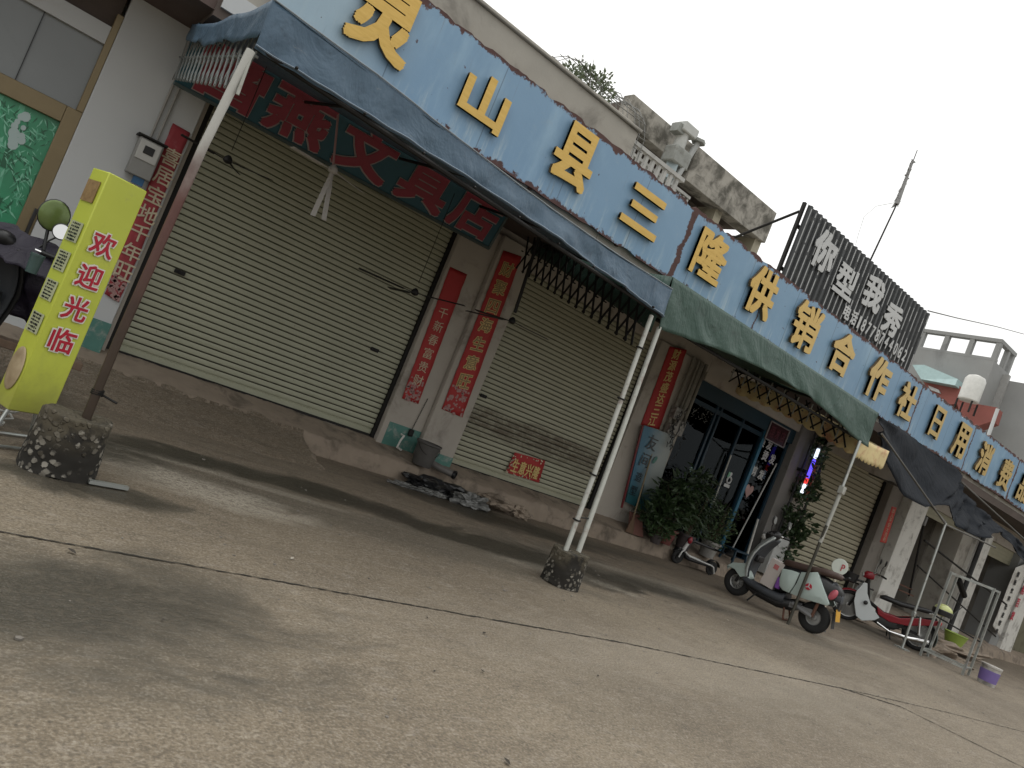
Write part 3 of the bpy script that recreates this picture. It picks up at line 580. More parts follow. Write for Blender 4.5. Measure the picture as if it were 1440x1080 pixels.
def block(parent, c, w, d, h, seed):
    mb = MB()
    n = 40; m = 22
    def fn(u, v):
        a = 2*math.pi*u; ca, sa = math.cos(a), math.sin(a)
        if v < .7: r = 1-.10*(v/.7); z = h*(v/.7)
        else: r = .90*(1-(v-.7)/.3); z = h
        k = .78
        x_ = math.copysign(abs(ca)**k, ca)*w/2*r; y_ = math.copysign(abs(sa)**k, sa)*d/2*r
        p = Vector((x_, y_, z)); e = noise.noise(p*7+Vector((seed, 0, 0)))*.05+noise.noise(p*22+Vector((seed, 4, 0)))*.028
        q = p*(1+e*1.0); q.z = max(0, z+e*.3+.03*noise.noise(Vector((x_*6, y_*6, seed)))*(v > .3))
        return q+Vector(c)
    mb.grid(fn, n*2, m*2); return mb.build('concrete_base', M_agg, parent, ang=1.4)
def rustpole(name, z0, z1):
    t = NT(name); zz = t.xyz()[2]; f = t.ramp(t.math('ADD', zz, t.math('MULTIPLY', t.noise(4, 6), .4)), z0, z1)
    f = t.math('MAXIMUM', f, 0); c = t.mix(f, t.mix(t.noise(8, 5), t.mix(t.ramp(zz, .7, 1.6), (.030, .020, .013, 1), (.075, .032, .026, 1)), t.mix(t.ramp(zz, .7, 1.6), (.055, .035, .022, 1), (.14, .062, .052, 1))), (.46, .46, .43, 1)); c = t.mix(t.ramp(t.noise(5, 6), .6, .75), c, (.30, .12, .09, 1)) if False else c
    t.col(c); t.rough(.6); t.bump(t.noise(40, 4), .3, .004); return t.m
p1 = thing('awning_post', 'rusty steel pole with a white top standing in a pebbly concrete lump at the left', 'post', (.80, 4.74, 0), group='steel poles holding up the awnings')
MB().tube([(.80, 4.74, .3), (.79, 4.72, .8), (.80, 4.70, 2.0), (.83, 4.69, 2.62)], .026, 12).build('pole', rustpole('rusty_pole_paint', 1.9, 2.3), p1)
MB().tube([(.84, 4.68, 2.60), (.85, 4.66, 2.35)], .010).build('loose_wire', M_white_pipe, p1)
mb = MB(); mb.tube([(.80+.03*math.cos(a), 4.74+.03*math.sin(a), .47+.01*a/6) for a in [k*.5 for k in range(40)]], .006, 5); mb.tube([(.83, 4.73, .48), (.9, 4.66, .47)], .007, 5); mb.build('wire_tie', M_iron, p1)
block(p1, (.76, 4.74, 0), .40, .36, .335, 1)
p2 = thing('awning_post', 'pair of pale steel poles in one concrete lump between blue and green awnings', 'post', (5.45, 5.52, 0), group='steel poles holding up the awnings')
a0, a1 = G(795, 775, .30), Vector((5.26, 5.42, 2.68)); b0, b1 = G(812, 779, .30), Vector((5.50, 5.50, 2.64))
MB().tube([a0, a0.lerp(a1, .4)+Vector((.01, 0, 0)), a1], .024, 12).build('pole', M_white_pipe, p2); MB().tube([b0, b1], .026, 12).build('pole', M_white_pipe, p2)
mb = MB()
for f in (.12, .3, .62, .85): q = a0.lerp(a1, f); mb.tube([q+Vector((.034*math.cos(k*.785), .034*math.sin(k*.785), 0)) for k in range(9)], .008, 5)
q = a0.lerp(a1, .13); mb.tube([q, b0.lerp(b1, .14)], .007, 5); mb.build('wire_tie', M_iron, p2)
m0 = (a0+b0)/2; block(p2, (m0.x, m0.y, 0), .36, .32, .31, 5)
p3 = thing('awning_post', 'thin dark pole with a pale sleeve and clamp rising behind the white scooter', 'post', (9.92, 5.55, 0), group='steel poles holding up the awnings')
MB().tube([(9.92, 5.55, 0), (9.94, 5.55, 1.45)], .021, 12).build('pole', surf('dark_pole', (.05, .047, .035), .6, var=.4, scale=10), p3)
MB().tube([(9.94, 5.55, 1.2), (9.99, 5.56, 2.0)], .027, 12).build('sleeve', M_white_pipe, p3); MB().tube([(9.98, 5.56, 1.9), (10.05, 5.6, 2.72)], .022, 12).build('pole', M_steel, p3)
MB().box((9.98, 5.55, 1.98), (.08, .08, .11)).build('clamp', M_white_pipe, p3, bevel=.008)
p5 = thing('awning_post', 'thin leaning steel pole crossing the red motorcycle', 'post', (14.34, 5.92, 0), group='steel poles holding up the awnings')
MB().tube([(14.34, 5.92, 0), W(1330, 735, 6.0)], .022, 10).build('pole', M_steel, p5); MB().box(Vector((14.34, 5.92, 0)).lerp(W(1330, 735, 6.0), .27), (.07, .07, .09)).build('clamp', M_steel, p5, bevel=.01)
MB().bx((14.24, 5.82, 0), (14.44, 6.02, .02)).build('foot_plate', M_steel, p5)
# ------------------------------------------------------------ left building
lb = thing('shop_building', 'white walled neighbouring shop with a bronze framed glass door printed with green bamboo', 'building', (0, 8.3, 0))
M_bronze = surf('bronze_door_frame', (.20, .155, .085), .4, metal=.4, var=.15, scale=6, bump=.04)
M_pglass = surf('grey_frosted_pane', (.20, .215, .22), .25, var=.1, scale=2, bump=.02, dirt=.2, dirtc=(.13, .13, .13, 1))
YL = 8.22
xw = .375
mb = MB(); mb.bx((xw, YL, 0), (1.27, 8.9, 3.62)); mb.build('wall', M_white, lb, bevel=.01)
MB().bx((1.27, 8.3, FZ), (1.315, 8.9, 3.6)).build('jamb', M_plaster, lb)
MB().bx((-7, 8.7, 3.05), (xw, 8.9, 6)).build('upper_wall', M_conc, lb)
MB().bx((-7, 7.3, 3.52), (.93, 8.9, 3.66)).build('canopy_slab', surf('brown_soffit', (.10, .07, .062), .8, var=.3, scale=4, dirt=.4), lb)
MB().bx((.93, 7.22, 3.55), (1.25, 7.3, 3.72)).build('white_fascia', M_white, lb)
MB().bx((-7, 8.25, 2.99), (xw-.03, 8.45, 3.16)).build('pale_beam', M_white, lb)
f = MB(); fr = lambda x0, x1, z0, z1: f.bx((x0, 8.24, z0), (x1, 8.36, z1))
fr(xw-.13, xw, .3, 2.33); fr(xw-.06, xw, 2.33, 3.3); fr(-7, xw-.13, 2.17, 2.33); fr(-7, xw-.13, .25, .36); fr(-1.6, -1.5, .3, 2.2); fr(-.62, -.60, 2.33, 3.0)
f.build('door_frame', M_bronze, lb, bevel=.006)
MB().bx((-7, 8.30, 2.33), (xw-.06, 8.32, 3.0)).build('transom_pane', M_pglass, lb)
MB().bx((-.18, 8.285, 2.33), (-.172, 8.30, 3.0)).build('pane_joint', M_black, lb)
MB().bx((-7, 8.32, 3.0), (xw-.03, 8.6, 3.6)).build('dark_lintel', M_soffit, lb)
MB().box((xw-.035, 8.225, 1.22), (.03, .02, .28)).build('door_handle', M_black, lb, bevel=.006)
M_bam = [surf('bamboo_print_'+n_, c_, .3, var=v_, scale=2.5, bump=0) for n_, c_, v_ in (('ground', (.035, .26, .13), .5), ('stalk', (.10, .40, .24), .35), ('dark_leaf', (.010, .11, .05), .4), ('light_leaf', (.20, .52, .36), .3), ('mist', (.36, .46, .45), .15))]
MB().bx((-7, 8.30, .36), (xw-.13, 8.315, 2.17)).build('bamboo_glass', M_bam[0], lb)
random.seed(31); mb = MB(); x_ = -2.2
def cut(p): return Vector((min(p.x, xw-.132), p.y, min(2.168, max(.362, p.z))))
dep = 8.2995
while x_ < .2:
    w_ = random.uniform(.025, .07); l_ = random.uniform(-.12, .12); z_ = .37
    while z_ < 2.1:
        h_ = random.uniform(.16, .26); z2 = min(2.165, z_+h_); f0, f1 = (z_-.36)*l_, (z2-.36)*l_; dep -= .000004
        mb.add([cut(Vector((x_+f0, dep, z_+.006))), cut(Vector((x_+w_+f0, dep, z_+.006))), cut(Vector((x_+w_*.92+f1, dep, z2-.004))), cut(Vector((x_+w_*.08+f1, dep, z2-.004)))], [(0, 1, 2, 3)], 0 if random.random() < .75 else 1); z_ = z2
    x_ += random.uniform(.05, .16)
for k in range(2300):
    x_ = random.uniform(-1.7, .24); z_ = random.uniform(.4, 2.15); a_ = random.gauss(-1.2, .75); L_ = random.uniform(.035, .11); wd = L_*.085; dep -= .000003
    if noise.noise(Vector((x_*3, z_*3, 2))) < -.15: continue
    d_ = Vector((math.cos(a_), 0, math.sin(a_))); s_ = Vector((-d_.z, 0, d_.x)); p = Vector((x_, dep, z_))
    mb.add([cut(p), cut(p+d_*L_*.4+s_*wd), cut(p+d_*L_), cut(p+d_*L_*.4-s_*wd)], [(0, 1, 2, 3)], random.choice((1, 1, 2, 2, 0)))
for (cx_, cz_, n_) in ((-.02, 2.02, 5), (.0, 1.86, 5), (-.35, 1.1, 8)):
    for k in range(n_):
        dep -= .000003; c_ = Vector((cx_+random.uniform(-.04, .04), dep, cz_+random.uniform(-.06, .06))); r_ = random.uniform(.02, .05)
        mb.add([cut(c_+Vector((r_*math.cos(q*.7), 0, r_*1.2*math.sin(q*.7)))) for q in range(9)], [tuple(range(9))], 3)
mb.build('bamboo_print', M_bam[1:], lb, smooth=False)
MB().bx((-7, 8.2, 0), (.37, 8.24, .25)).build('door_sill', surf('brown_plinth', (.12, .075, .05), .8, var=.3), lb)
MB().bx((1.08, 8.205, FZ+.05), (1.27, 8.22, .60)).build('tiled_skirting', M_teal, lb, bevel=.003)
# cable conduit and meter
em = thing('electric_meter', 'grey electricity meter box on the white wall with conduits running up', 'meter', W(203, 225, 8.15))
q = W(203, 224, 8.13); mb = MB(); mb.box(q, (.22, .12, .36)); mb.build('box', surf('meter_grey', (.25, .25, .24), .5, var=.15), em, bevel=.01)
MB().box(q+Vector((0, -.065, .07)), (.19, .015, .19)).build('cover', surf('meter_white', (.48, .48, .46), .5, var=.1), em, bevel=.006)
MB().box(q+Vector((0, -.075, .08)), (.09, .01, .075)).build('window', M_black, em, bevel=.003); MB().box(q+Vector((0, 0, .195)), (.27, .16, .02)).build('lid', M_iron, em, bevel=.004)
MB().box(q+Vector((.02, -.01, -.215)), (.10, .03, .07)).build('blue_tag', surf('blue_tag', (.03, .12, .26), .5), em)
mb = MB()
for dx in (-.02, .04): mb.tube([q+Vector((dx, .05, .19)), Vector((q.x+dx+.005, 8.2, 3.0)), Vector((q.x+dx-.02, 8.2, 3.45))], .012)
mb.build('conduit', surf('grey_conduit', (.30, .29, .27), .6), em)
# ------------------------------------------------------------ teal shop sign with dark red characters
t = NT('teal_sign_board'); c = t.mix(t.noise(2, 5), (.008, .075, .110, 1), (.015, .105, .145, 1)); c = t.mix(t.math('MULTIPLY', t.ramp(t.noise(7, 6), .58, .75), .4), c, (.03, .04, .045, 1)); t.col(c); t.rough(.5); M_teals = t.m
ts = thing('shop_sign', 'dark teal shop sign with outlined dark red characters above the first shutter', 'sign', (2.9, 8.1, 3))
YS = 7.98; TLx, TRx = .92, 4.74
def tz0(x): return 2.93+.10*(x-1.0)/3.7
mb = MB(); q0 = Vector((TLx, YS, tz0(TLx))); q1 = Vector((TRx, YS, tz0(TRx)))
mb.prism([q0, q1, q1+Vector((-.03, -.22, .56)), q0+Vector((-.03, -.22, .56))], (0, .05, 0)); mb.build('sign_board', M_teals, ts)
mb = MB(); tilt = Vector((0, -.22, .56)).normalized(); mb.bar(q0+Vector((0, -.012, 0)), q1+Vector((0, -.012, 0)), .03, .03); mb.bar(q1, q1+Vector((-.03, -.22, .56)), .02, .03); mb.build('edge_trim', surf('sign_trim', (.07, .10, .10), .5), ts)
M_dred = surf('dark_red_letter', (.27, .022, .045), .5, var=.25, scale=8); M_outl = surf('letter_outline', (.34, .28, .28), .5, var=.2)
for ch, px in (('曾', (1.34, .0)), ('燕', (2.05, 0)), ('文', (2.83, 0)), ('具', (3.60, 0)), ('店', (4.33, 0))):
    x_ = px[0]; base = Vector((x_, YS, tz0(x_))) + tilt*.30+Vector((0, -.014, 0))
    mb = MB(); put_glyph(mb, ch, base, .64, .53, X=(1, 0, .027), Y=tilt, depth=.008, bold=.052, grow=.016); o = mb.build('letter_outline', M_outl, ts, smooth=False)
    mb = MB(); put_glyph(mb, ch, base+Vector((0, -.010, 0)), .64, .53, X=(1, 0, .027), Y=tilt, depth=.008, bold=.034); mb.build('letter', M_dred, ts, smooth=False)
# ------------------------------------------------------------ posters, couplets
def banner(label, cat, quad, Y, text, mat, tmat, size, f0, f1, name='red_couplet', outline=None, group=None, flower=None, xoff=0, bold=.02, asp=1):
    Q = [W(p[0], p[1], Y) for p in quad]; c = sum(Q, Vector())/4
    o = thing(name, label, cat, (c.x, Y, c.z), group=group or ('red couplets pasted on the pillars' if cat == 'couplet' else None))
    mb = MB(); nx, ny = 4, 30
    def fn(u, v):
        p = Q[3].lerp(Q[2], u).lerp(Q[0].lerp(Q[1], u), v); e = noise.noise(p*9)*.004; p.y += e-.001
        if u in (0, 1): p.x += .006*noise.noise(Vector((u*9, v*25, Y)))
        return p
    mb.grid(fn, nx, ny); mb.build('paper', mat, o, solid=.0015)
    if flower:
        mb = MB(); random.seed(len(label))
        for k in range(60):
            v = flower[0]+(flower[1]-flower[0])*random.random(); u = random.uniform(.08, .92); p = Q[3].lerp(Q[2], u).lerp(Q[0].lerp(Q[1], u), v)+Vector((0, -.0045, 0)); r = random.uniform(.008, .028)
            n = 7; vs = [p+Vector((math.cos(6.283*i/n)*r*random.uniform(.6, 1.2), -.0005*(k % 5), math.sin(6.283*i/n)*r*random.uniform(.6, 1.2))) for i in range(n)]
            mb.add(vs, [tuple(range(n))])
        mb.build('blossom_print', M_pink, o, smooth=False)
    if text:
        mb = MB(); mo = MB(); n = len(text)
        for k, ch in enumerate(text):
            if ch == ' ': continue
            v = f0+(f1-f0)*k/max(1, n-1); p = Q[0].lerp(Q[1], .5+xoff).lerp(Q[3].lerp(Q[2], .5+xoff), v)
            xd = (Q[1]-Q[0]).normalized(); yd = (Q[0]-Q[3]).normalized()
            put_glyph(mb, ch, p+Vector((0, -.009, 0)), size*asp, size, X=xd, Y=yd, depth=.002, bold=bold)
            if outline: put_glyph(mo, ch, p+Vector((0, -.007, 0)), size*asp, size, X=xd, Y=yd, depth=.002, bold=bold+.035, grow=.014)
        mb.build('characters', tmat, o, smooth=False)
        if outline: mo.build('character_outline', outline, o, smooth=False)
    return o
M_gdark = surf('dark_gold', (.23, .16, .07), .6, var=.3, scale=12)
banner('faded red couplet strip at the right edge of the white wall beside the meter box', 'couplet', [(243, 173), (268, 187), (167, 425), (147, 413)], 8.20, '喜居宝地千年旺', M_redold, M_goldold, .17, .17, .84, flower=(.0, .12), xoff=.08, bold=.01)
banner('narrow red couplet with small worn gold characters on the left face of the first pillar', 'couplet', [(633, 375), (657, 386), (588, 568), (565, 560)], YW-.008, '  千新春富贵财', M_red, M_goldold, .135, .12, .84, flower=(.0, .17), bold=.0)
banner('bright red couplet with bold outlined gold characters on the right face of the first pillar', 'couplet', [(708, 352), (734, 361), (650, 587), (621, 575)], YW-.08, '财聚四海生意旺', M_red, M_gdark, .185, .10, .80, outline=M_goldtxt, flower=(.0, .17), bold=.012)
banner('red square notice with gold characters stuck on the second shutter', 'notice', [(724, 636), (767, 648), (758, 679), (711, 664)], 8.40, '', M_red, M_goldtxt, .1, .3, .8, name='red_notice', flower=None)
nt_ = bpy.data.objects['red_notice']; mb = MB()
for k, ch in enumerate('生意兴隆'): p = W(725, 655, 8.385).lerp(W(754, 665, 8.385), k/3); put_glyph(mb, ch, p, .12, .19, depth=.002, bold=.03)
mb.build('characters', M_goldtxt, nt_, smooth=False)
mb = MB(); random.seed(9)
for k in range(70):
    u = random.random(); v = random.random(); 
    if min(u, 1-u, v, 1-v) > .12: continue
    p = W(724, 636, 8.388).lerp(W(767, 648, 8.388), u).lerp(W(711, 664, 8.388).lerp(W(758, 679, 8.388), u), v); mb.box(p, (random.uniform(.008, .03), .001, random.uniform(.008, .03)))
mb.build('gold_border', M_goldold, nt_, smooth=False)
banner('red couplet with looping gold characters on the pillar left of the hair salon', 'couplet', [(942, 487), (966, 492), (927, 604), (901, 597)], YW-.008, '财源茂盛达三江', M_red, M_goldtxt, .17, .08, .92, bold=.02)
banner('small orange red couplet strip with tiny characters at the left edge of the cream shutter', 'couplet', [(1144, 646), (1151, 648), (1135, 703), (1126, 700)], YW-.03, '出入平安大吉利', surf('orange_red_paper', (.50, .05, .035), .6), M_goldold, .085, .1, .9, name='small_couplet', bold=.0)
banner('small orange red couplet strip on the white pillar behind the red motorcycle', 'couplet', [(1254, 712), (1261, 714), (1246, 764), (1237, 762)], YW-.33, '出入平安大吉利', surf('orange_red_paper', (.50, .05, .035), .6), M_goldold, .10, .1, .9, name='small_couplet', bold=.0)
# blue and white salon poster
pq = [(906, 598), (949, 613), (915, 722), (880, 706)]
t = NT('blue_white_poster'); xx = t.xyz()[0]; c = t.mix(t.ramp(t.math('ADD', xx, t.math('MULTIPLY', t.noise(3, 4), .35)), 8.98, 9.5) , (.018, .12, .20, 1), (.27, .30, .29, 1)); c = t.mix(t.ramp(t.xyz()[2], 1.1, .7), c, (.02, .10, .12, 1)); t.col(c); t.rough(.4); M_post = t.m
po = thing('salon_poster', 'blue and white salon poster with black characters leaning by the plants', 'poster', (9.1, 8.2, .9))
Q = [W(p[0], p[1], 8.2) for p in pq]; mb = MB(); mb.prism(Q, (0, .02, 0)); mb.build('board', M_post, po, smooth=False)
mb = MB()
for ch, p, s in (('友', (909, 620), .24), ('间', (900, 645), .22), ('造', (889, 668), .15), ('型', (884, 688), .15)):
    q = W(p[0]+2, p[1], 8.185); q.x = max(q.x, 8.96); put_glyph(mb, ch, q+Vector((.03, 0, 0)), s, s, depth=.002, bold=.0)
mb.build('characters', M_black, po, smooth=False); mb = MB()
mb.ell(W(921, 647, 8.185), (.035, .004, .07), Matrix.Rotation(.4, 3, 'Y')); mb.build('leaf_print', M_teal, po)
mb = MB(); mb.bar(W(904, 598, 8.19), W(874, 714, 8.19), .02, .03); mb.build('red_edge', surf('crimson_edge', (.14, .01, .015), .5), po)
# ------------------------------------------------------------ fans under the awnings
M_fan = surf('old_white_fan', (.42, .40, .38), .5, var=.2, scale=9, dirt=.4)
def fan(label, hub, top, dirs, L, m, mr, rr=.0035):
    hub = Vector(hub); top = Vector(top); o = thing('ceiling_fan', label, 'fan', top, group='ceiling fans hanging under the blue awning')
    MB().tube([top, top.lerp(hub, .9)], rr, 8).build('down_rod', mr, o)
    MB().lathe([(.012, .05), (.028, .035), (.040, .015), (.040, -.008), (.028, -.02), (.010, -.026)], hub).build('motor', m, o)
    for d in dirs:
        d = Vector(d).normalized(); s = d.cross(Vector((0, 0, 1))); s = s.normalized() if s.length > .2 else Vector((1, 0, 0)); n = d.cross(s).normalized()
        a = hub+d*.08; b = hub+d*L; mb = MB()
        mb.bar(hub, a+d*.08, .03, .006, side=s); s2 = (s+n*.25).normalized()
        mb.prism([a+d*.04-s2*.02, a+d*.04+s2*.02, b+s2*.024, b-s2*.02], n*.006); mb.build('blade', m, o, bevel=.002)
fan('white ceiling fan with drooping blades in front of the first shutter', (2.02, 6.2, 2.56), (1.90, 6.25, 3.0), [(-.95, -.35, -.05), (.9, .5, .02), (-.1, -.25, -1.0), (.12, -.3, -1.0)], .44, M_fan, surf('pinkish_rod', (.30, .17, .17), .5), .010)
fan('dark ceiling fan in front of the first pillar with one long blade', W(583, 412, 7.0), W(598, 372, 7.0)+Vector((0, 0, .8)), [W(700, 441, 7.0)-W(583, 412, 7.0), (-.9, .2, .0), (0, 1, 0)], .62, M_iron, M_iron)
fan('dark ceiling fan on a thick rod in front of the second shutter', W(720, 452, 7.0), W(745, 365, 7.0)+Vector((0, 0, .3)), [W(600, 423, 7.0)-W(720, 452, 7.0), (.9, .1, .02), (-.2, .9, .02)], .62, M_iron, M_iron, .02)
fan('small dark ceiling fan high behind the leftmost pole', W(320, 226, 7.2), W(334, 190, 7.2)+Vector((0, 0, .75)), [(-1, 0, .05), (.9, -.5, 0), (.5, .9, 0)], .42, M_iron, M_iron)
# ------------------------------------------------------------ bucket, pipes and rubbish by the pillar
bk = thing('bucket', 'dirty grey plastic bucket with a handle standing on the kerb by the first pillar', 'bucket', (5.03, 7.98, .23))
bc = at(593, 650, 2, .23); bc = Vector((5.02, 7.98, .235))
MB().lathe([(.0, .005), (.115, 0), (.125, .02), (.155, .27), (.168, .28), (.168, .30), (.158, .30), (.145, .27), (.11, .04), (0, .035)], bc, n=28).build('pail', surf('dirty_grey_plastic', (.075, .07, .065), .7, var=.45, scale=7, dirt=.5, bump=.3), bk)
MB().tube([bc+Vector((.165*math.cos(a), -.165*abs(math.sin(a))*.75-.01, .27-.12*math.sin(a))) for a in [math.pi*k/14 for k in range(15)]], .004, 6).build('handle', M_iron, bk)
pp = thing('drain_pipe', 'short pvc elbow pipe and dark hose at the foot of the first pillar', 'pipe', (5.3, 7.9, .2))
MB().tube([(4.72, 8.2, .50), (4.72, 8.12, .50), (4.66, 8.1, .50)][0:2]+[(4.70, 8.12, .44), (4.70, 8.14, .34), (4.78, 8.16, .32)], .014, 8).build('elbow', surf('white_pvc', (.55, .55, .52), .4), pp)
MB().tube([(5.15, 8.1, .30), (5.28, 7.95, .28), (5.42, 7.82, .27)], .045, 14).build('pipe', surf('grey_pvc', (.16, .15, .14), .5, dirt=.5), pp)
MB().lathe([(.0, -.01), (.05, -.01), (.055, 0), (.055, .03), (.046, .03), (.046, 0), (0, 0)], (5.42, 7.82, .27), (.65, -.75, -.05)).build('pipe_mouth', M_black, pp)
ch_ = thing('chain_lock', 'hanging chain with a padlock on the first pillar', 'lock', (4.9, 8.27, .9))
mb = MB()
for k in range(22):
    z_ = 1.02-k*.02; mb.tube([(4.93-.002*k+.008*math.cos(a)*(k % 2), 8.285+.006*math.cos(a)*(1-k % 2), z_+.012*math.sin(a)) for a in [i*1.047 for i in range(6)]], .0025, 5, closed=True)
mb.build('chain', M_iron, ch_); MB().box((4.885, 8.275, .55), (.07, .04, .09)).build('padlock', M_iron, ch_, bevel=.012)
def crumple(name, label, cat, c, r, mat, seed, k=.5, group=None, sub=3):
    import bmesh
    b = bmesh.new(); bmesh.ops.create_icosphere(b, subdivisions=sub+1, radius=1)
    mb = MB(); vs = []
    for v in b.verts:
        p = v.co.copy(); e = 1+k*(noise.noise(p*1.6+Vector((seed, 0, 0)))+.6*noise.noise(p*4+Vector((seed, 5, 0)))); q = Vector((p.x*r[0]*e, p.y*r[1]*e, p.z*r[2]*e))
        vs.append(Vector(c)+q)
    fs = [tuple(v.index for v in f.verts) for f in b.faces]; b.verts.ensure_lookup_table(); b.free()
    mb.add(vs, fs); o = mb.build(name, mat, ang=.35); return tag(o, label, cat, group)
M_blackbag = surf('black_bag', (.014, .014, .015), .3, var=.3, bump=.5, bs=25)
M_clear = surf('crumpled_clear_film', (.10, .10, .095), .22, var=.5, scale=22, c2=(.22, .22, .21), bump=.9, bs=22)
crumple('rubbish_bag', 'black plastic bag slumped against the kerb below the bucket', 'rubbish', (5.05, 7.72, .06), (.34, .20, .10), M_blackbag, 3, .5)
crumple('rubbish_bag', 'long wet black bag lying right of the pipe mouth', 'rubbish', (5.55, 7.68, .06), (.36, .16, .10), M_blackbag, 9, .6)
crumple('plastic_film', 'thin crumpled clear film leftmost in front of the black bags', 'rubbish', (4.62, 7.50, .02), (.20, .06, .025), M_clear, 4, .7)
crumple('plastic_film', 'crumpled clear film in the middle in front of the black bags', 'rubbish', (4.98, 7.48, .03), (.20, .06, .03), M_clear, 5, .7)
crumple('plastic_film', 'largest shiny clear film heap right of the black bags', 'rubbish', (5.55, 7.44, .07), (.26, .09, .09), M_clear, 6, .8)
crumple('broken_concrete', 'brown broken concrete lump leaning at the kerb under the second shutter', 'rubble', (6.15, 7.72, .12), (.24, .14, .08), M_floor, 7, .5)
crumple('broken_concrete', 'dark wet concrete lump beside the brown one under the second shutter', 'rubble', (6.55, 7.70, .07), (.16, .12, .08), M_floor, 8, .6)
# ------------------------------------------------------------ hair salon front
sa = thing('hair_salon', 'dark blue framed glass salon front with white lettering on the panes', 'shop front', (11, 8.6, .3))
YG = 8.5
t = NT('dark_glass'); 
gl = t.n.new('ShaderNodeBsdfGlossy'); gl.inputs['Roughness'].default_value = .03; gl.inputs['Color'].default_value = (.26, .29, .31, 1)
tr = t.n.new('ShaderNodeBsdfTransparent'); tr.inputs['Color'].default_value = (.28, .33, .35, 1); fz = t.n.new('ShaderNodeFresnel'); fz.inputs[0].default_value = 1.5; ms = t.n.new('ShaderNodeMixShader')
t.l.new(fz.outputs[0], ms.inputs[0]); t.l.new(tr.outputs[0], ms.inputs[1]); t.l.new(gl.outputs[0], ms.inputs[2]); t.l.new(ms.outputs[0], t.n['Material Output'].inputs[0]); M_glass = t.m
fr_x = [9.66, 10.55, 10.62, 11.30, 11.95, 12.85]
mb = MB()
for x_, w_ in ((9.66, .06), (10.52, .05), (10.64, .05), (11.32, .05), (12.0, .10), (12.84, .06)): mb.bx((x_-w_/2, YG-.04, .28), (x_+w_/2, YG+.04, 3.0))
for z_ in (.30, 2.62, 2.98): mb.bx((9.66, YG-.034, z_-.04), (12.84, YG+.034, z_+.04))
for x0, x1 in ((10.67, 11.29),): mb.bx((x0, YG-.03, 1.2), (x1, YG+.03, 1.24))
mb.build('frame', M_blueframe, sa, bevel=.005)
MB().bx((11.96, YG-.075, .28), (12.04, YG-.045, 2.75)).build('bright_blue_post', surf('bright_blue_paint', (.02, .12, .20), .4, var=.2), sa, bevel=.005)
for x0, x1 in ((9.7, 10.49), (10.67, 11.29), (11.36, 11.93), (12.06, 12.8)): MB().bx((x0, YG-.004, .34), (x1, YG+.004, 2.94)).build('pane', M_glass, sa)
MB().bx((9.62, YG-.09, 2.72), (12.9, YG-.045, 3.12)).build('blue_header', surf('dark_blue_header', (.010, .035, .055), .5, var=.3), sa)
for k, (s, p) in enumerate((('染', (1069, 621)), ('发', (1079, 626)), ('烫', (1073, 641)), ('发', (1083, 646)), ('剪', (1057, 662)), ('发', (1067, 668)))):
    q = W(p[0], p[1], YG-.012); q.z += .02; q.x += .07; mb = MB(); put_glyph(mb, s, q, .18, .19, depth=.002, bold=.03); mb.build('letter', M_wtxt, sa, smooth=False)
t_ = W(1053, 690, YG-.012); pts = []
for k in range(26):
    a = 2*math.pi*k/26; pts.append(t_+Vector((.0085*16*math.sin(a)**3*.9, 0, .0085*(13*math.cos(a)-5*math.cos(2*a)-2*math.cos(3*a)-math.cos(4*a))*1.1)))
MB().prism(pts, (0, -.003, 0)).build('heart_sticker', surf('pink_heart', (.42, .27, .25), .6), sa, smooth=False)
MB().tube([W(1028, 640, YG-.06), W(1003, 707, YG-.06)], .014).build('door_handle', surf('handle_white', (.5, .5, .47), .4), sa)
mb = MB(); q = W(1022, 683, YG-.012); mb.box(q, (.17, .003, .06)); mb.tube([q+Vector((.06*math.cos(a), 0, .11+.06*math.sin(a))) for a in [k*.52 for k in range(12)]], .018, 6, closed=True); mb.ell(q+Vector((0, 0, .22)), (.035, .003, .04)); mb.build('white_sticker', M_wtxt, sa)
MB().box(W(1026, 668, YG-.012), (.09, .003, .10)).build('green_sticker', surf('pale_green_sticker', (.16, .36, .24), .5), sa)
MB().box(W(972, 661, YG-.012), (.08, .003, .10)).build('lock_sticker', surf('pale_teal_sticker', (.30, .46, .44), .5), sa)
mb = MB(); random.seed(2)
for k in range(46): q = W(990, 583, YG-.012)+Vector((random.uniform(-.3, .3), 0, random.uniform(-.13, .13))); mb.box(q, (random.uniform(.01, .07), .002, .007), Matrix.Rotation(random.uniform(-1, 1), 3, 'Y'))
mb.build('faded_lettering', surf('faded_lettering', (.17, .18, .17), .6), sa, smooth=False)
ld = thing('led_panel', 'unlit framed dark red display hanging above the white characters in the salon window', 'display', (12.1, 8.4, 2.75))
Q = [W(1085, 592, 8.4), W(1107, 605, 8.4), W(1101, 630, 8.4), W(1078, 616, 8.4)]; c0 = sum(Q, Vector())/4
MB().prism([c0+Vector((a, 0, b)) for a, b in ((-.31, .16), (.31, .16), (.31, -.16), (-.31, -.16))], (0, .04, 0)).build('screen', surf('dark_red_screen', (.045, .010, .014), .4, var=.5, scale=25), ld)
mb = MB()
for a, b in (((-.32, .17), (.32, .17)), ((.32, .17), (.32, -.17)), ((.32, -.17), (-.32, -.17)), ((-.32, -.17), (-.32, .17))): mb.bar(c0+Vector((a[0], -.01, a[1])), c0+Vector((b[0], -.01, b[1])), .018, .02)
mb.build('frame', surf('panel_frame', (.28, .26, .26), .5), ld)
mb = MB(); q = c0
for k, chx in enumerate('理发店'): put_glyph(mb, chx, c0+Vector((-.18+k*.18, -.012, 0)), .15, .2, depth=.002, bold=.01)
mb.build('characters', surf('dim_red', (.13, .03, .04), .5), ld, smooth=False)
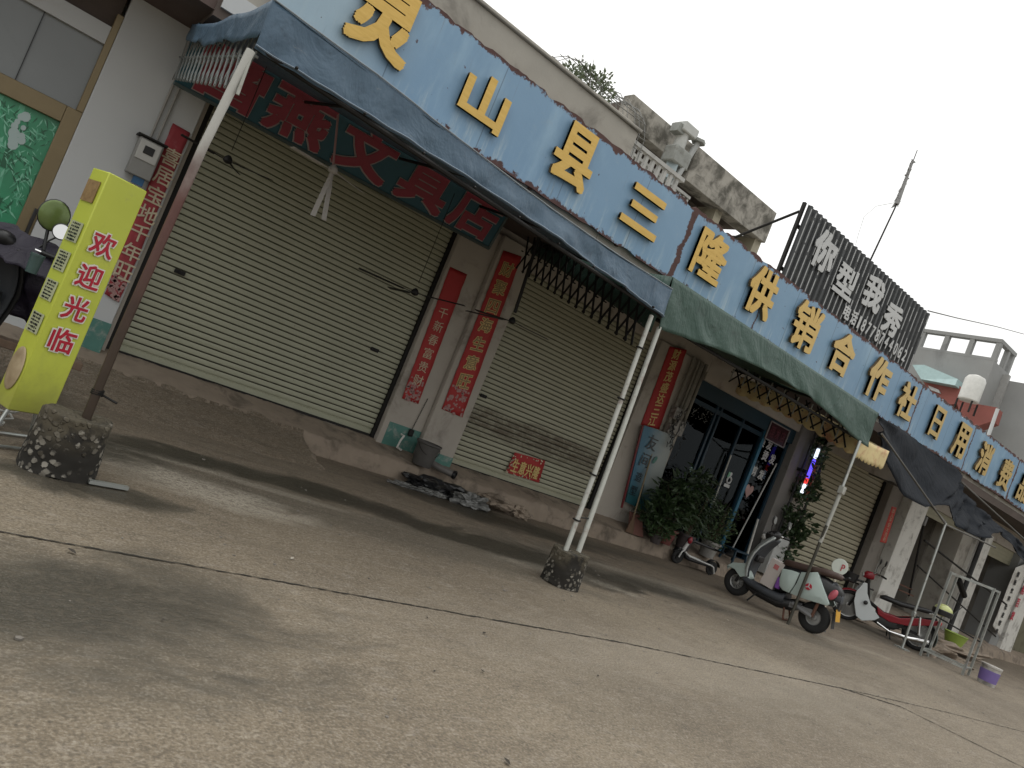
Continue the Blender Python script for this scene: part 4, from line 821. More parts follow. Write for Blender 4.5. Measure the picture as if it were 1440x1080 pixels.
# salon room
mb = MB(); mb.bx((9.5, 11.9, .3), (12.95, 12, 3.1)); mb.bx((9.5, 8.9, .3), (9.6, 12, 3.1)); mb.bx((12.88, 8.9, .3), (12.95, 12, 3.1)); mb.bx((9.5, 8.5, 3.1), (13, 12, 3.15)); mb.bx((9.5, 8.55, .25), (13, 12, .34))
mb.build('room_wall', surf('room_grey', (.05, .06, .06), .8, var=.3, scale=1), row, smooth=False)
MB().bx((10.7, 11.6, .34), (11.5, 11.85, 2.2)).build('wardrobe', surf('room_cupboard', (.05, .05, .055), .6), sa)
wall('pillar', 12.86, 13.40, FZ, 3.2, 8.3, 8.9, surf('grey_pillar_paint', (.20, .19, .18), .8, var=.15, scale=2, dirt=.3)); wall('pillar', 13.40, 13.95, FZ, 3.2, 8.36, 8.9)
MB().tube([(13.16, 8.2, .3), (13.14, 8.2, 3.2)], .022).build('cable_duct', M_black, row)
# clutter on the wall between couplet and glass
cl = thing('pipe_cluster', 'grey conduits and meter boxes on the wall between red couplet and salon glass', 'pipes', (9.35, 8.25, 2.4))
mb = MB()
for k, (x_, r) in enumerate(((9.22, .03), (9.36, .022), (9.44, .038), (9.56, .03))): mb.tube([(x_, 8.24, 1.5+.2*k), (x_+.01, 8.24, 3.2)], r, 10)
mb.build('conduit', surf('grimy_conduit', (.20, .19, .16), .6, var=.3, scale=9, dirt=.6), cl)
for x_, z_, a, b in ((9.27, 2.25, .15, .2), (9.45, 2.05, .2, .24), (9.28, 1.98, .16, .16)): MB().box((x_, 8.22, z_), (a, .12, b)).build('meter_box', surf('grimy_box', (.28, .27, .25), .6, var=.3, dirt=.7, dirtc=(.03, .03, .03, 1), dscale=9), cl, bevel=.01)
mb = MB(); random.seed(4)
for k in range(14):
    a = Vector((9.2+random.random()*.4, 8.15, 1.9+random.random()*.5)); pts = [a]
    for i in range(6): pts.append(pts[-1]+Vector((random.uniform(-.06, .07), random.uniform(-.02, .02), random.uniform(-.12, .06))))
    mb.tube(pts, .006, 5)
mb.build('loose_cable', M_black, cl)
# brooms and mop
bm = thing('broom', 'tall broom leaning beside the poster at the salon corner', 'broom', (9.0, 8.0, .2))
MB().tube([(9.02, 8.0, .35), (9.1, 8.22, 1.55)], .012).build('stick', surf('bamboo_stick', (.22, .17, .10), .7), bm); MB().lathe([(.09, -.0), (.07, .1), (.03, .22), (.012, .28)], (9.0, 7.96, .22), (.05, .15, 1), sx=.4).build('bristles', surf('straw', (.13, .08, .05), .9), bm)
dp = thing('dustpan', 'brownish red plastic dustpan standing on the kerb left of the plants', 'dustpan', (9.1, 7.98, .2))
MB().prism([(8.98, 7.95, .22), (9.28, 7.9, .22), (9.26, 8.05, .5), (9.02, 8.1, .5)], (.01, .05, .03)).build('pan', surf('brown_plastic', (.16, .07, .055), .6, var=.3), dp, bevel=.006); MB().tube([(9.14, 8.1, .45), (9.2, 8.25, 1.2)], .011).build('handle', M_iron, dp)
mp_ = thing('mop', 'mop with a long white handle leaning against the right salon pane', 'mop', (12.3, 8.2, .3))
MB().tube([W(1028, 775, 8.15), W(1092, 652, 8.35)], .013).build('stick', surf('white_stick', (.45, .45, .43), .5), mp_); MB().lathe([(.10, 0), (.08, .06), (.03, .16)], W(1027, 782, 8.15), (.2, .2, 1)).build('mop_head', surf('grey_mop', (.12, .12, .12), .95, bump=.8), mp_)
sk = thing('roof_pole', 'white pipe standing in front of the salon right pillar', 'pole', (12.8, 8.1, .3)); MB().tube([W(1046, 795, 8.1), W(1066, 730, 8.1)], .022).build('pipe', surf('white_pipe', (.5, .5, .47), .5), sk)
bn = thing('stool', 'small blue plastic stool by the salon doorway', 'stool', (11.9, 7.95, .26))
MB().box((11.85, 8.02, .50), (.42, .32, .03)).build('seat', M_blueframe, bn, bevel=.01)
for i in (-1, 1):
    for j in (-1, 1): MB().bar((11.85+i*.17, 8.02+j*.12, .49), (11.85+i*.2, 8.02+j*.15, .22), .03, .03).build('leg', M_blueframe, bn)
# lit barber pole, climbing plants
bp = thing('barber_pole', 'glowing blue red and white barber pole sign on the pillar among climbing leaves', 'sign', (13.16, 8.1, 2.4))
for z0, z1, c, e in ((2.62, 2.82, (.75, .85, 1), 1.3), (2.22, 2.60, (.12, .08, .9), 1.2), (2.10, 2.22, (.9, .06, .05), .9), (1.92, 2.10, (.8, .85, 1), 1.5)):
    MB().lathe([(.02, z0), (.032, z0+.01), (.032, z1-.01), (.02, z1)], (13.18, 8.05, 0)).build('lit_tube', emis('lit_tube_%d' % int(z0*100), c, e), bp)
MB().lathe([(.0, 2.82), (.075, 2.83), (.07, 2.88), (0, 2.9)], (13.18, 8.05, 0)).build('cap', M_black, bp); MB().bx((13.14, 8.1, 2.3), (13.22, 8.3, 2.36)).build('bracket', M_black, bp)
# ------------------------------------------------------------ plants
def leafmat(name, a, b): 
    t = NT(name); oi = t.node('ShaderNodeObjectInfo'); c = t.mix(t.noise(14, 4), a+(1,), b+(1,)); t.col(c); t.rough(.45); return t.m
M_leaf = leafmat('dark_leaf', (.010, .027, .010), (.050, .085, .030)); M_leaf2 = leafmat('mid_leaf', (.025, .055, .02), (.075, .12, .045)); M_stem = surf('stem', (.07, .055, .03), .8)
def leaves(mb, c, r, n, L, wd, seed, up_=.3, hang=0):
    random.seed(seed); c = Vector(c)
    for k in range(n):
        while 1:
            p = Vector((random.uniform(-1, 1), random.uniform(-1, 1), random.uniform(-1, 1)))
            if p.length < 1 and noise.noise(p*2.6+Vector((seed, 0, 0))) > -.04: break
        k_ = 1+.45*noise.noise(p*1.7+Vector((0, seed, 0))); q = c+Vector((p.x*r[0], p.y*r[1], p.z*r[2]))*k_; d = Vector((p.x+random.uniform(-.7, .7), p.y+random.uniform(-.7, .7), random.uniform(-.6, .9)*.8+up_-hang)).normalized()
        s = basis(d)[0]; s = (Matrix.Rotation(random.uniform(0, 6.28), 3, d) @ s); l = L*random.uniform(.5, 1.6); w_ = wd*random.uniform(.7, 1.2); nn = d.cross(s); m_ = q+d*l*.5-nn*l*.06; e = q+d*l-nn*l*.2
        mb.add([q, m_+s*w_/2+nn*w_*.15, e, m_-s*w_/2+nn*w_*.15, m_], [(0, 1, 4), (1, 2, 4), (2, 3, 4), (3, 0, 4)])
def stems(mb, base, c, r, n, seed, rr=.008):
    random.seed(seed+50); base = Vector(base)
    for k in range(n):
        t_ = Vector(c)+Vector((random.uniform(-1, 1)*r[0]*.8, random.uniform(-1, 1)*r[1]*.8, random.uniform(-.2, .9)*r[2])); mid = base.lerp(t_, .5)+Vector((random.uniform(-.05, .05), random.uniform(-.05, .05), .04)); mb.tube([base+Vector((random.uniform(-.04, .04), random.uniform(-.04, .04), 0)), mid, t_], [rr, rr*.8, rr*.4], 5)
def pot(o, c, r, h, mat): MB().lathe([(0, .01), (r*.72, 0), (r*.95, h*.85), (r*1.08, h*.87), (r*1.08, h), (r*.9, h), (r*.86, h*.8), (0, h*.8)], c, n=24).build('pot', mat, o)
M_pot = surf('dark_pot', (.05, .04, .04), .6, var=.4, dirt=.4); M_potred = surf('red_pot', (.13, .035, .03), .6, var=.3)
def plant(label, c, r, n, L, wd, seed, mat, base, pr, ph, pm, hang=0, extra=None):
    o = thing('potted_plant', label, 'plant', base, group='potted plants in front of the hair salon')
    pot(o, base, pr, ph, pm); mb = MB(); stems(mb, Vector(base)+Vector((0, 0, ph*.8)), c, r, 14, seed); mb.build('stem', M_stem, o)
    mb = MB(); leaves(mb, c, r, n, L, wd, seed, .2, hang)
    for e in extra or (): leaves(mb, e[0], e[1], e[2], L, wd, seed+1, .2, hang)
    mb.build('foliage', mat, o, smooth=False)
plant('big bushy dark potted plant in front of the blue and white poster', (9.72, 7.95, .92), (.46, .32, .40), 760, .13, .05, 11, M_leaf, (9.75, 7.9, .24), .17, .26, M_potred, .3, [((9.45, 7.95, .62), (.35, .3, .28), 420), ((10.1, 7.95, 1.35), (.28, .2, .28), 160)])
plant('tall willowy potted plant with narrow hanging leaves right of the big bush', (10.28, 8.0, 1.05), (.30, .28, .55), 600, .19, .022, 12, M_leaf, (10.25, 7.9, .24), .15, .26, M_pot, .7)
plant('round leafed potted shrub in front of the salon door above the kick scooter', (10.95, 7.95, .78), (.40, .30, .40), 900, .055, .034, 13, M_leaf2, (10.95, 7.92, .24), .17, .28, surf('white_glazed_pot', (.30, .29, .27), .4, var=.5, scale=14, dirt=.6), 0)
plant('small low potted plant with pale leaves left of the big bush', (9.42, 7.75, .42), (.20, .16, .14), 220, .07, .03, 14, M_leaf2, (9.42, 7.78, .21), .10, .14, M_pot, 0)
cp = thing('climbing_plant', 'climbing plant with broad leaves trailing up the grey pillar around the barber pole', 'plant', (13.5, 8.05, .3))
mb = MB(); leaves(mb, (13.45, 8.05, 1.25), (.30, .22, .38), 330, .12, .075, 15); leaves(mb, (13.38, 8.08, 2.0), (.26, .18, .30), 230, .12, .075, 16); leaves(mb, (13.34, 8.12, 2.75), (.18, .12, .32), 120, .11, .06, 17); leaves(mb, (13.2, 8.05, .75), (.35, .22, .22), 180, .11, .07, 18); leaves(mb, (13.2, 7.93, 2.5), (.12, .04, .40), 34, .09, .055, 19); leaves(mb, (13.0, 8.0, 1.5), (.15, .1, .2), 60, .1, .06, 20); mb.build('foliage', M_leaf, cp, smooth=False)
mb = MB(); mb.tube([(13.45, 8.1, .5), (13.5, 8.1, 1.2), (13.36, 8.15, 2.0), (13.34, 8.2, 3.0)], .012, 6); mb.build('stem', M_stem, cp); pot(cp, (13.45, 8.08, .28), .16, .26, surf('white_pot', (.42, .42, .40), .5))
# ------------------------------------------------------------ right part: cream shutter, pillars, open shops
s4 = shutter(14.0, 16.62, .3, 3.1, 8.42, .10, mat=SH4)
wall('lintel', 13.9, 30, 2.95, 3.6, 8.34, 8.9)
M_wp = surf('chipped_white_pillar', (.64, .63, .59), .8, var=.1, scale=3, dirt=.55, dirtc=(.15, .13, .11, 1), dscale=3, bump=.3)
wall('pillar', 16.66, 17.25, FZ-.15, 3.0, 8.2, 8.9, surf('brownish_plaster', (.23, .21, .185), .85, var=.15, dirt=.3)); wall('pillar', 17.25, 18.08, FZ-.15, 3.0, 7.98, 8.9, M_wp)
wall('pillar', 20.85, 21.5, 0, 3.0, 8.2, 8.9, M_conc); wall('pillar', 21.5, 22.4, 0, 3.0, 8.1, 8.9, M_wp); wall('pillar', 24.9, 25.5, 0, 3.2, 8.2, 8.9, M_conc2); wall('pillar', 25.5, 26.4, 0, 3.2, 8.1, 8.9, M_wp)
M_cream = shutmat('rolled_cream_shutter', (.36, .34, .24))
def rolled(x0, x1, z0, z1): 
    mb = MB(); z_ = z0
    while z_ < z1: mb.bx((x0, 8.40, z_), (x1, 8.43, z_+.085)); mb.bx((x0, 8.41, z_+.085), (x1, 8.43, z_+.1)); z_ += .1
    mb.build('rolled_shutter', M_cream, row, smooth=False)
rolled(18.08, 20.85, 2.72, 3.0); rolled(22.4, 24.9, 2.55, 3.0)
mb = MB(); Mi = surf('dim_room_plaster', (.22, .205, .18), .9, var=.2, scale=1.2, dirt=.5)
for x0, x1 in ((18.0, 20.9), (22.3, 25.0)):
    mb.bx((x0, 12.4, 0), (x1, 12.5, 3.1)); mb.bx((x0, 8.9, 0), (x0+.1, 12.4, 3.1)); mb.bx((x1-.1, 8.9, 0), (x1, 12.4, 3.1)); mb.bx((x0, 8.9, 3.0), (x1, 12.5, 3.1))
mb.build('room_wall', Mi, row, smooth=False)
MB().bx((1.0, 8.95, FZ), (30, 9.0, 3.6)).build('rear_wall', M_conc, row) if False else None
MB().tube([(21.5, 8.0, .2), (21.55, 8.02, 2.9)], .06).build('drain_pipe', M_black, row)
fb = thing('boundary_wall', 'low grubby concrete wall beyond the last pillar', 'wall', (30, 8, 0)); MB().bx((26.4, 8.3, 0), (44, 8.6, 1.7)).build('wall', surf('green_brown_wall', (.16, .15, .10), .9, var=.3, scale=1.3, dirt=.6), fb)
banner('tall white and crimson advert strip with characters on the far right pillar', 'couplet', [(1428, 798), (1450, 790), (1406, 896), (1396, 880)], 8.08, '', M_wp, M_black, .2, .1, .9, name='advert_strip')
o_ = bpy.data.objects['advert_strip']; mb = MB(); m2 = MB()
for k, ch in enumerate('烟酒饮料批发零售'): p = W(1432, 808, 8.06).lerp(W(1402, 888, 8.06), k/7); put_glyph(mb, ch, p, .16, .16, depth=.003, bold=.03)
mb.build('characters', M_black, o_, smooth=False)
for k, ch in enumerate('日用百货'): p = W(1446, 812, 8.06).lerp(W(1424, 866, 8.06), k/3); put_glyph(m2, ch, p, .24, .26, depth=.003, bold=.04)
m2.build('red_characters', surf('crimson_print', (.42, .02, .05), .6), o_, smooth=False)
# steel rack frame and pieces standing before the far shops
rk = thing('steel_rack', 'bare grey steel frame rack standing near the purple bucket', 'rack', (14.6, 5.4, 0))
A = Vector((14.72, 5.76, 0)); B = Vector((14.86, 5.10, 0)); H_ = 1.58; sd = Vector((.55, .1, 0))
mb = MB()
for p in (A, B, A+sd, B+sd): mb.bar(p, p+Vector((0, 0, H_)), .035, .035)
mb.build('upright', M_steel, rk)
mb = MB()
for z_ in (.12, H_-.02):
    mb.bar(A+Vector((0, 0, z_)), B+Vector((0, 0, z_)), .032, .032); mb.bar(A+sd+Vector((0, 0, z_)), B+sd+Vector((0, 0, z_)), .032, .032)
for p in (A, B): mb.bar(p+Vector((0, 0, .13)), p+sd+Vector((0, 0, .13)), .03, .03)
for p in (A, B): mb.bar(p+Vector((0, 0, H_-.03)), p+sd+Vector((0, 0, H_-.03)), .03, .03)
mb.build('rail', M_steel, rk)
MB().tube([A+Vector((0, 0, .75)), B+sd+Vector((0, 0, .62))], .014).build('cross_bar', M_iron, rk)
pb = thing('paint_bucket', 'white lidded bucket with a purple label standing beyond the rack', 'bucket', (15.4, 4.95, 0))
c_ = G(1391, 966); c_ = Vector((15.25, 4.86, 0))
MB().lathe([(0, 0), (.135, 0), (.155, .30), (.165, .31), (.165, .34), (0, .345)], c_, n=26).build('pail', surf('dirty_white_plastic', (.42, .40, .37), .5, var=.15, dirt=.5), pb)
MB().lathe([(.1415, .06), (.1545, .25), (.15, .255), (.13, .06)], c_, n=26).build('label', surf('purple_label', (.17, .12, .33), .5, var=.2), pb); MB().tube([c_+Vector((.16*math.cos(a), -.10*math.sin(a), .30-.1*math.sin(a))) for a in [math.pi*k/10 for k in range(11)]], .004, 5).build('handle', M_steel, pb)
for (lab, c0_, d_, col_, nm, ct) in (('low grey stool with curved steel legs behind the red motorcycle', (16.6, 8.0, .2), (.4, .4, .45), (.1, .1, .1), 'stool', 'stool'),):
    o = thing(nm, lab, ct, c0_); q = Vector(c0_)
    MB().box(q+Vector((0, 0, d_[2])), (.36, .3, .03)).build('seat', M_iron, o, bevel=.01)
    for i in (-1, 1): MB().tube([q+Vector((i*.16, -.13, 0)), q+Vector((i*.16, -.13, d_[2])), q+Vector((i*.16, .13, d_[2])), q+Vector((i*.16, .13, 0))], .012).build('leg', M_steel, o)
bb = thing('basin', 'lime green plastic basin on the floor of the far open shop', 'basin', (21.6, 7.6, .1)); q = G(1356, 894, .1); q = Vector((19.0, 6.9, .15)); MB().lathe([(0, .02), (.16, 0), (.24, .26), (.26, .27), (.25, .28), (.22, .26), (.14, .03), (0, .03)], q, n=24).build('bowl', surf('lime_plastic', (.25, .34, .06), .5), bb)
cr_ = crumple('rubbish_heap', 'low heap of mud and rubbish on the kerb before the far shops', 'rubbish', (18.6, 7.0, .02), (2.4, .55, .17), M_floor, 12, .9, sub=4)
crumple('rubble_heap', 'small brown heap of broken bricks and mud in front of the steel rack foot', 'rubble', (16.3, 6.15, .0), (.75, .35, .16), surf('brown_rubble', (.14, .10, .07), .9, var=.6, scale=14, c2=(.3, .24, .18), bump=.8, bs=20), 14, .9, sub=4)
M_wood = surf('old_plank', (.15, .10, .07), .85, var=.4, scale=5, stretch=(6, 1, 1))
pk = MB(); pk.box((16.9, 6.2, .05), (1.5, .09, .07), Matrix.Rotation(.12, 3, 'Z')); tag(pk.build('timber_beam', surf('pale_beam_paint', (.33, .33, .30), .7, dirt=.5), bevel=.006), 'pale timber beam lying on the ground behind the red motorcycle', 'beam')
pt = thing('tall_stand', 'dark upright stand with a lamp like top inside the open shop by the white pillar', 'stand', (18.9, 8.1, .2)); MB().tube([W(1278, 838, 8.1), W(1292, 770, 8.1), W(1300, 734, 8.1)], .025).build('pole', M_iron, pt); MB().box(W(1301, 733, 8.1), (.09, .06, .22)).build('head', surf('grey_head', (.2, .2, .2), .5), pt, bevel=.02); MB().bar(W(1262, 820, 8.1), W(1282, 829, 8.1), .03, .03).build('rail', M_rust, pt)
MB().bar(W(1264, 829, 8.1), W(1284, 838, 8.1), .03, .03).build('rail', M_rust, pt)
gd = thing('clothes_rail', 'dark angled rail crossing in front of the far pillars', 'rail', (20, 8, 2)); MB().tube([W(1300, 760, 7.8), W(1345, 795, 7.8), W(1415, 850, 7.8)], .025).build('bar', M_iron, gd); MB().tube([W(1290, 795, 7.8), W(1400, 895, 7.8)], .02).build('bar', M_iron, gd)
MB().tube([W(1348, 815, 7.8), W(1356, 838, 7.8)], .07).build('clamp', M_iron, gd)
# ------------------------------------------------------------ rooftop things
bs_ = thing('roof_shrub', 'green shrub growing on the roof edge behind the wire arch', 'shrub', (4.8, 7.9, 5.0))
c1 = W(836, 122, 7.9); mb = MB(); leaves(mb, c1, (.27, .25, .21), 330, .06, .04, 31, .4); leaves(mb, W(806, 106, 7.9), (.16, .15, .10), 140, .06, .035, 32, .4); leaves(mb, W(818, 96, 7.9), (.10, .1, .12), 30, .05, .03, 33, .5); mb.build('foliage', leafmat('roof_leaf', (.08, .11, .06), (.18, .22, .13)), bs_, smooth=False)
mb = MB(); stems(mb, c1+Vector((0, 0, -.7)), c1, (.4, .3, .4), 12, 5, .008); mb.build('stem', M_stem, bs_)
wf = thing('wire_cage', 'arched rusty wire mesh cage on the roof beside the shrub', 'wire fence', (5.2, 8, 5)); mb = MB(); M_wire = surf('thin_wire', (.13, .13, .12), .6)
prof_ = [(7.6, 4.9), (7.62, 5.25), (7.75, 5.50), (8.0, 5.72), (8.4, 5.86), (8.8, 5.88), (9.2, 5.7), (9.3, 4.8)]
for k in range(11): mb.tube([Vector((4.95+k*.115+.03*math.sin(k*3+y_), y_, z_+.02*math.sin(k*2+y_*3))) for y_, z_ in prof_], .006, 4)
for i_ in range(14):
    f_ = i_/13*6; a_ = int(f_); g_ = f_-a_; y_, z_ = [prof_[a_][q]*(1-g_)+prof_[a_+1][q]*g_ for q in (0, 1)]; mb.tube([(4.92, y_, z_), (5.5, y_, z_-.03), (6.12, y_, z_)], .006, 4)
mb.build('mesh_wire', M_wire, wf)
# upper storey block
ub = thing('rooftop_building', 'stained concrete upper storey with a deep overhanging fascia behind the sign', 'building', (9.5, 11, 4.6))
mb = MB(); mb.bx((7.43, 10, 6.52), (9.2, 10.25, 7.0)); mb.bx((9.2, 9.96, 6.36), (11.86, 10.3, 7.02)); mb.build('fascia', surf('stained_fascia', (.36, .34, .30), .9, var=.2, scale=3, dirt=.95, dirtc=(.09, .085, .07, 1), dscale=3.5, bump=.5, bs=30), ub, bevel=.01)
MB().bx((7.5, 10.25, 6.6), (11.8, 13.5, 6.95)).build('roof_slab', M_soffit, ub)
MB().bx((7.44, 12.2, 4.6), (9.4, 12.4, 6.6)).build('wall', M_conc2, ub); MB().bx((9.4, 11.0, 4.6), (11.64, 11.2, 6.6)).build('wall', surf('brown_grey_wall', (.22, .19, .165), .9, var=.1), ub); MB().bx((10.35, 10.1, 4.6), (10.55, 11.0, 6.4)).build('column', surf('cream_column', (.36, .33, .25), .8, dirt=.3), ub)
MB().bx((11.64, 10.05, 4.6), (11.85, 13.0, 6.4)).build('side_wall', surf('cream_column', (.36, .33, .25), .8, dirt=.3), ub); MB().bx((7.44, 10.3, 4.6), (7.6, 12.2, 6.5)).build('side_wall', M_conc, ub)
mb = MB(); 
for k in range(10): mb.bx((5.75+k*.13, 7.66, 4.66), (5.80+k*.13, 7.71, 5.12))
mb.bx((5.72, 7.64, 5.12), (7.05, 7.73, 5.17)); mb.bx((5.72, 7.64, 4.64), (7.05, 7.73, 4.68)); M_bal = surf('white_baluster', (.42, .42, .40), .7, dirt=.4)
bo = thing('roof_balustrade', 'row of pale concrete balusters on the roof just behind the blue board', 'railing', (7, 7.7, 4.6)); mb.build('baluster', M_bal, bo, smooth=False)
mb = MB()
for k in range(16): mb.bx((7.65+k*.12, 10.0, 5.5), (7.69+k*.12, 10.04, 6.12))
mb.bx((7.6, 9.98, 6.12), (9.5, 10.06, 6.17)); mb.bx((7.6, 9.98, 5.7), (9.5, 10.06, 5.74)); mb.build('balcony_railing', M_bal, ub, smooth=False)
vt = thing('vent_unit', 'pale blue grey vent duct and cowl standing in front of the upper storey', 'vent', (8.6, 9.6, 4.6))
def WY(px, py, Y): return W(px, py, Y)
MB().tube([WY(938, 252, 9.6), WY(952, 214, 9.6)], .14, 4).build('duct', surf('blue_grey_metal', (.30, .36, .38), .5, metal=.3), vt, smooth=False)
MB().box(WY(951, 222, 9.6), (.42, .3, .30)).build('fan_box', M_grey, vt, bevel=.03); MB().tube([WY(951, 215, 9.6), WY(962, 186, 9.6)], .11, 12).build('flue', surf('pale_metal', (.46, .47, .45), .5), vt)
MB().box(WY(964, 184, 9.6), (.36, .3, .17)).build('cowl', surf('pale_metal', (.46, .47, .45), .5), vt, bevel=.02); MB().box(WY(953, 181, 9.6), (.16, .2, .16)).build('cowl_mouth', M_grey, vt, bevel=.01)
pv = thing('roof_pipe', 'slim grey vent pipe with a flat cap beside the duct', 'pipe', (8.9, 9.5, 4.6)); MB().tube([WY(944, 262, 9.5), WY(981, 201, 9.5)], .05, 12).build('pipe', surf('grey_pipe', (.34, .35, .34), .5), pv); MB().lathe([(0, -.02), (.13, -.02), (.13, .03), (0, .03)], WY(982, 200, 9.5), n=6).build('cap', M_grey, pv)
# bamboo-like pole with rag, power line
fp = thing('roof_mast', 'thin bare mast with a ragged wrapped top rising behind the black sign', 'mast', (14, 9, 4.6)); MB().tube([WY(1215, 385, 9), WY(1262, 285, 9), WY(1290, 211, 9)], [.02, .016, .008], 8).build('pole', M_iron, fp)
mb = MB(); random.seed(8)
a, b = WY(1261, 287, 9), WY(1284, 226, 9)
for k in range(26):
    p = a.lerp(b, k/26); d = Vector((random.uniform(-.5, .5), random.uniform(-.3, .3), random.uniform(-.9, .6))); mb.prism([p+Vector((.045, 0, 0)), p+d*.16, p+Vector((-.05, 0, .05))], (0, .02, 0))
mb.tube([a, b], [.05, .02], 7); mb.build('rag', surf('grey_rag', (.28, .28, .28), .9), fp, smooth=False)
MB().tube([WY(1258, 285, 9), WY(1232, 290, 9), WY(1215, 305, 9), WY(1207, 330, 9), WY(1203, 345, 9)], .004, 4).build('wire', M_iron, fp)
plg = MB(); plg.tube([WY(1305, 437, 7.4), WY(1345, 447, 9), WY(1400, 459, 11), WY(1470, 478, 13)], .012, 5); tag(plg.build('power_line', M_iron), 'thin black power line running right from the corner of the black sign', 'cable')
# ------------------------------------------------------------ far buildings (faces toward -X at x = 30)
XF = 30.
def F(px, py, X=XF): return at(px, py, 0, X)
def fbox(mb, p, q, depth, mi=0, X=XF):
    a = F(*p, X); b = F(*q, X); y0, y1 = min(a.y, b.y), max(a.y, b.y); z0, z1 = min(a.z, b.z), max(a.z, b.z); mb.bx((X, y0, z0), (X+depth, y1, z1), mi)
fg = thing('far_building', 'bare grey concrete house with an openwork roof railing beyond the black sign', 'building', (XF, 14, 0))
b0_ = F(1385, 500); 
yR = F(1372, 560).y; zt = F(1300, 490).z
MB().bx((XF, 12.9, 0), (XF+1.6, 26, F(1330, 497).z)).build('tower_wall', M_conc2, fg)
z_t = F(1330, 497).z; mb = MB()
for y_ in [13.0+k*.95 for k in range(8)]: mb.bx((XF+.02, y_-.09, z_t), (XF+.22, y_+.09, z_t+.8))
for x_ in (31.0, 31.5): mb.bx((x_-.09, 12.92, z_t), (x_+.09, 13.1, z_t+.8))
mb.bx((XF, 12.9, z_t+.75), (XF+.25, 20, z_t+.9)); mb.bx((XF+.25, 12.9, z_t+.75), (XF+1.6, 13.1, z_t+.9)); mb.bx((XF, 12.9, z_t), (XF+.25, 20, z_t+.12)); mb.build('roof_railing', M_conc2, fg, bevel=.01)
MB().bx((XF+1.2, 4, 0), (XF+12, 12.85, F(1400, 532, XF+1.2).z)).build('lower_wall', M_conc2, fg)
for px, py in ((1401, 527), (1412, 541)): pass
a = F(1408, 545, 31.1); MB().bx((31.05, a.y-.15, 0), (31.2, a.y+.15, F(1413, 527, 31.1).z)).build('corner_pier', surf('pale_pier', (.34, .34, .33), .9), fg)
zb0 = F(1310, 515, 29.5); MB().prism([F(1283, 513, 29), F(1300, 513, 29.2), F(1347, 533, 29.2), F(1343, 542, 29), F(1295, 533, 29)], (.8, 0, 0)).build('pale_awning_sheet', surf('pale_teal_sheet', (.30, .42, .42), .5), fg, smooth=False)
mb = MB(); mb.prism([F(1296, 531, 29.4), F(1350, 543, 29.4), F(1352, 566, 29.4), F(1330, 570, 29.4), F(1305, 550, 29.4)], (.6, 0, 0)); mb.prism([F(1345, 563, 29.4), F(1402, 573, 29.4), F(1396, 592, 29.4), F(1372, 600, 29.4), F(1350, 585, 29.4)], (.6, 0, 0)); mb.build('red_painted_wall', surf('faded_red_paint', (.27, .09, .075), .8, var=.25, scale=1.5, dirt=.3), fg, smooth=False)
MB().prism([F(1305, 542, 29.3), F(1320, 548, 29.3), F(1322, 553, 29.3), F(1308, 548, 29.3)], (.1, 0, 0)).build('white_panel', M_white, fg)
tk = thing('water_tank', 'white plastic water tank standing against the grey far building', 'water tank', F(1363, 562, 28.9)); q0 = F(1361, 564, 28.6); q1 = F(1370, 540, 28.6)
MB().lathe([(0, -.02), (.32, 0), (.35, .04), (.35, .80), (.28, .93), (.1, 1.0), (0, 1.0)], q0, n=24).build('tank', surf('tank_white', (.60, .60, .57), .4), tk)
mb = MB()
for i in (-1, 1):
    for j in (-1, 1): mb.bar(q0+Vector((i*.25, j*.25, -.02)), q0+Vector((i*.25, j*.25, -.45)), .05, .05)
mb.build('stand', M_iron, tk)
wp = thing('white_post', 'thin white post before the red wall at the far right', 'post', F(1395, 605, 27)); MB().tube([F(1390, 612, 27), F(1403, 575, 27)], .06).build('pole', M_white, wp)
fr_ = thing('far_house', 'long grey rendered house running off the right edge', 'building', (36, 6, 0)); MB().bx((36, -6, 0), (48, 9.5, F(1440, 560, 36).z)).build('wall', M_conc2, fr_)
# ground litter
random.seed(21); mb = MB()
for k in range(260):
    x_ = random.uniform(.2, 12); y_ = random.uniform(2.2, 7.0); r = random.uniform(.003, .010)*(1 if random.random() < .93 else 1.8)
    mb.ell((x_, y_, r*.3), (r*random.uniform(.7, 1.5), r, r*.5), n=5, m=3)
tag(mb.build('gravel', surf('gravel', (.13, .11, .09), .9, var=.8, scale=3, c2=(.34, .31, .27)), smooth=False), 'scattered grit and small stones on the concrete', 'gravel', kind='stuff')
LF = [(100, 778, 'dry leaf on the ground near the left end of the long crack', 0.042), (680, 892, 'dark leaf just below the long crack near the middle', 0.030), (678, 946, 'curled dark leaf lowest in the middle of the ground', 0.030), (610, 946, 'small dark leaf in the middle foreground', 0.018), (410, 787, 'pale scrap in the middle of the ground above the crack', 0.030), (712, 1074, 'black scrap at the bottom edge of the picture', 0.036), (420, 879, 'tiny pale scrap below the crack', 0.012), (228, 874, 'small dark leaf on the dark oil stain', 0.018), (840, 952, 'small brown leaf right of the curled dark one', 0.024), (600, 870, 'short brown twig just above the crack', 0.018), (1023, 873, 'small pale wood scrap in front of the white scooter', 0.030)]
M_lf = surf('dry_leaf', (.035, .028, .02), .8, var=.4); M_lfp = surf('pale_scrap', (.34, .31, .26), .8, var=.3)
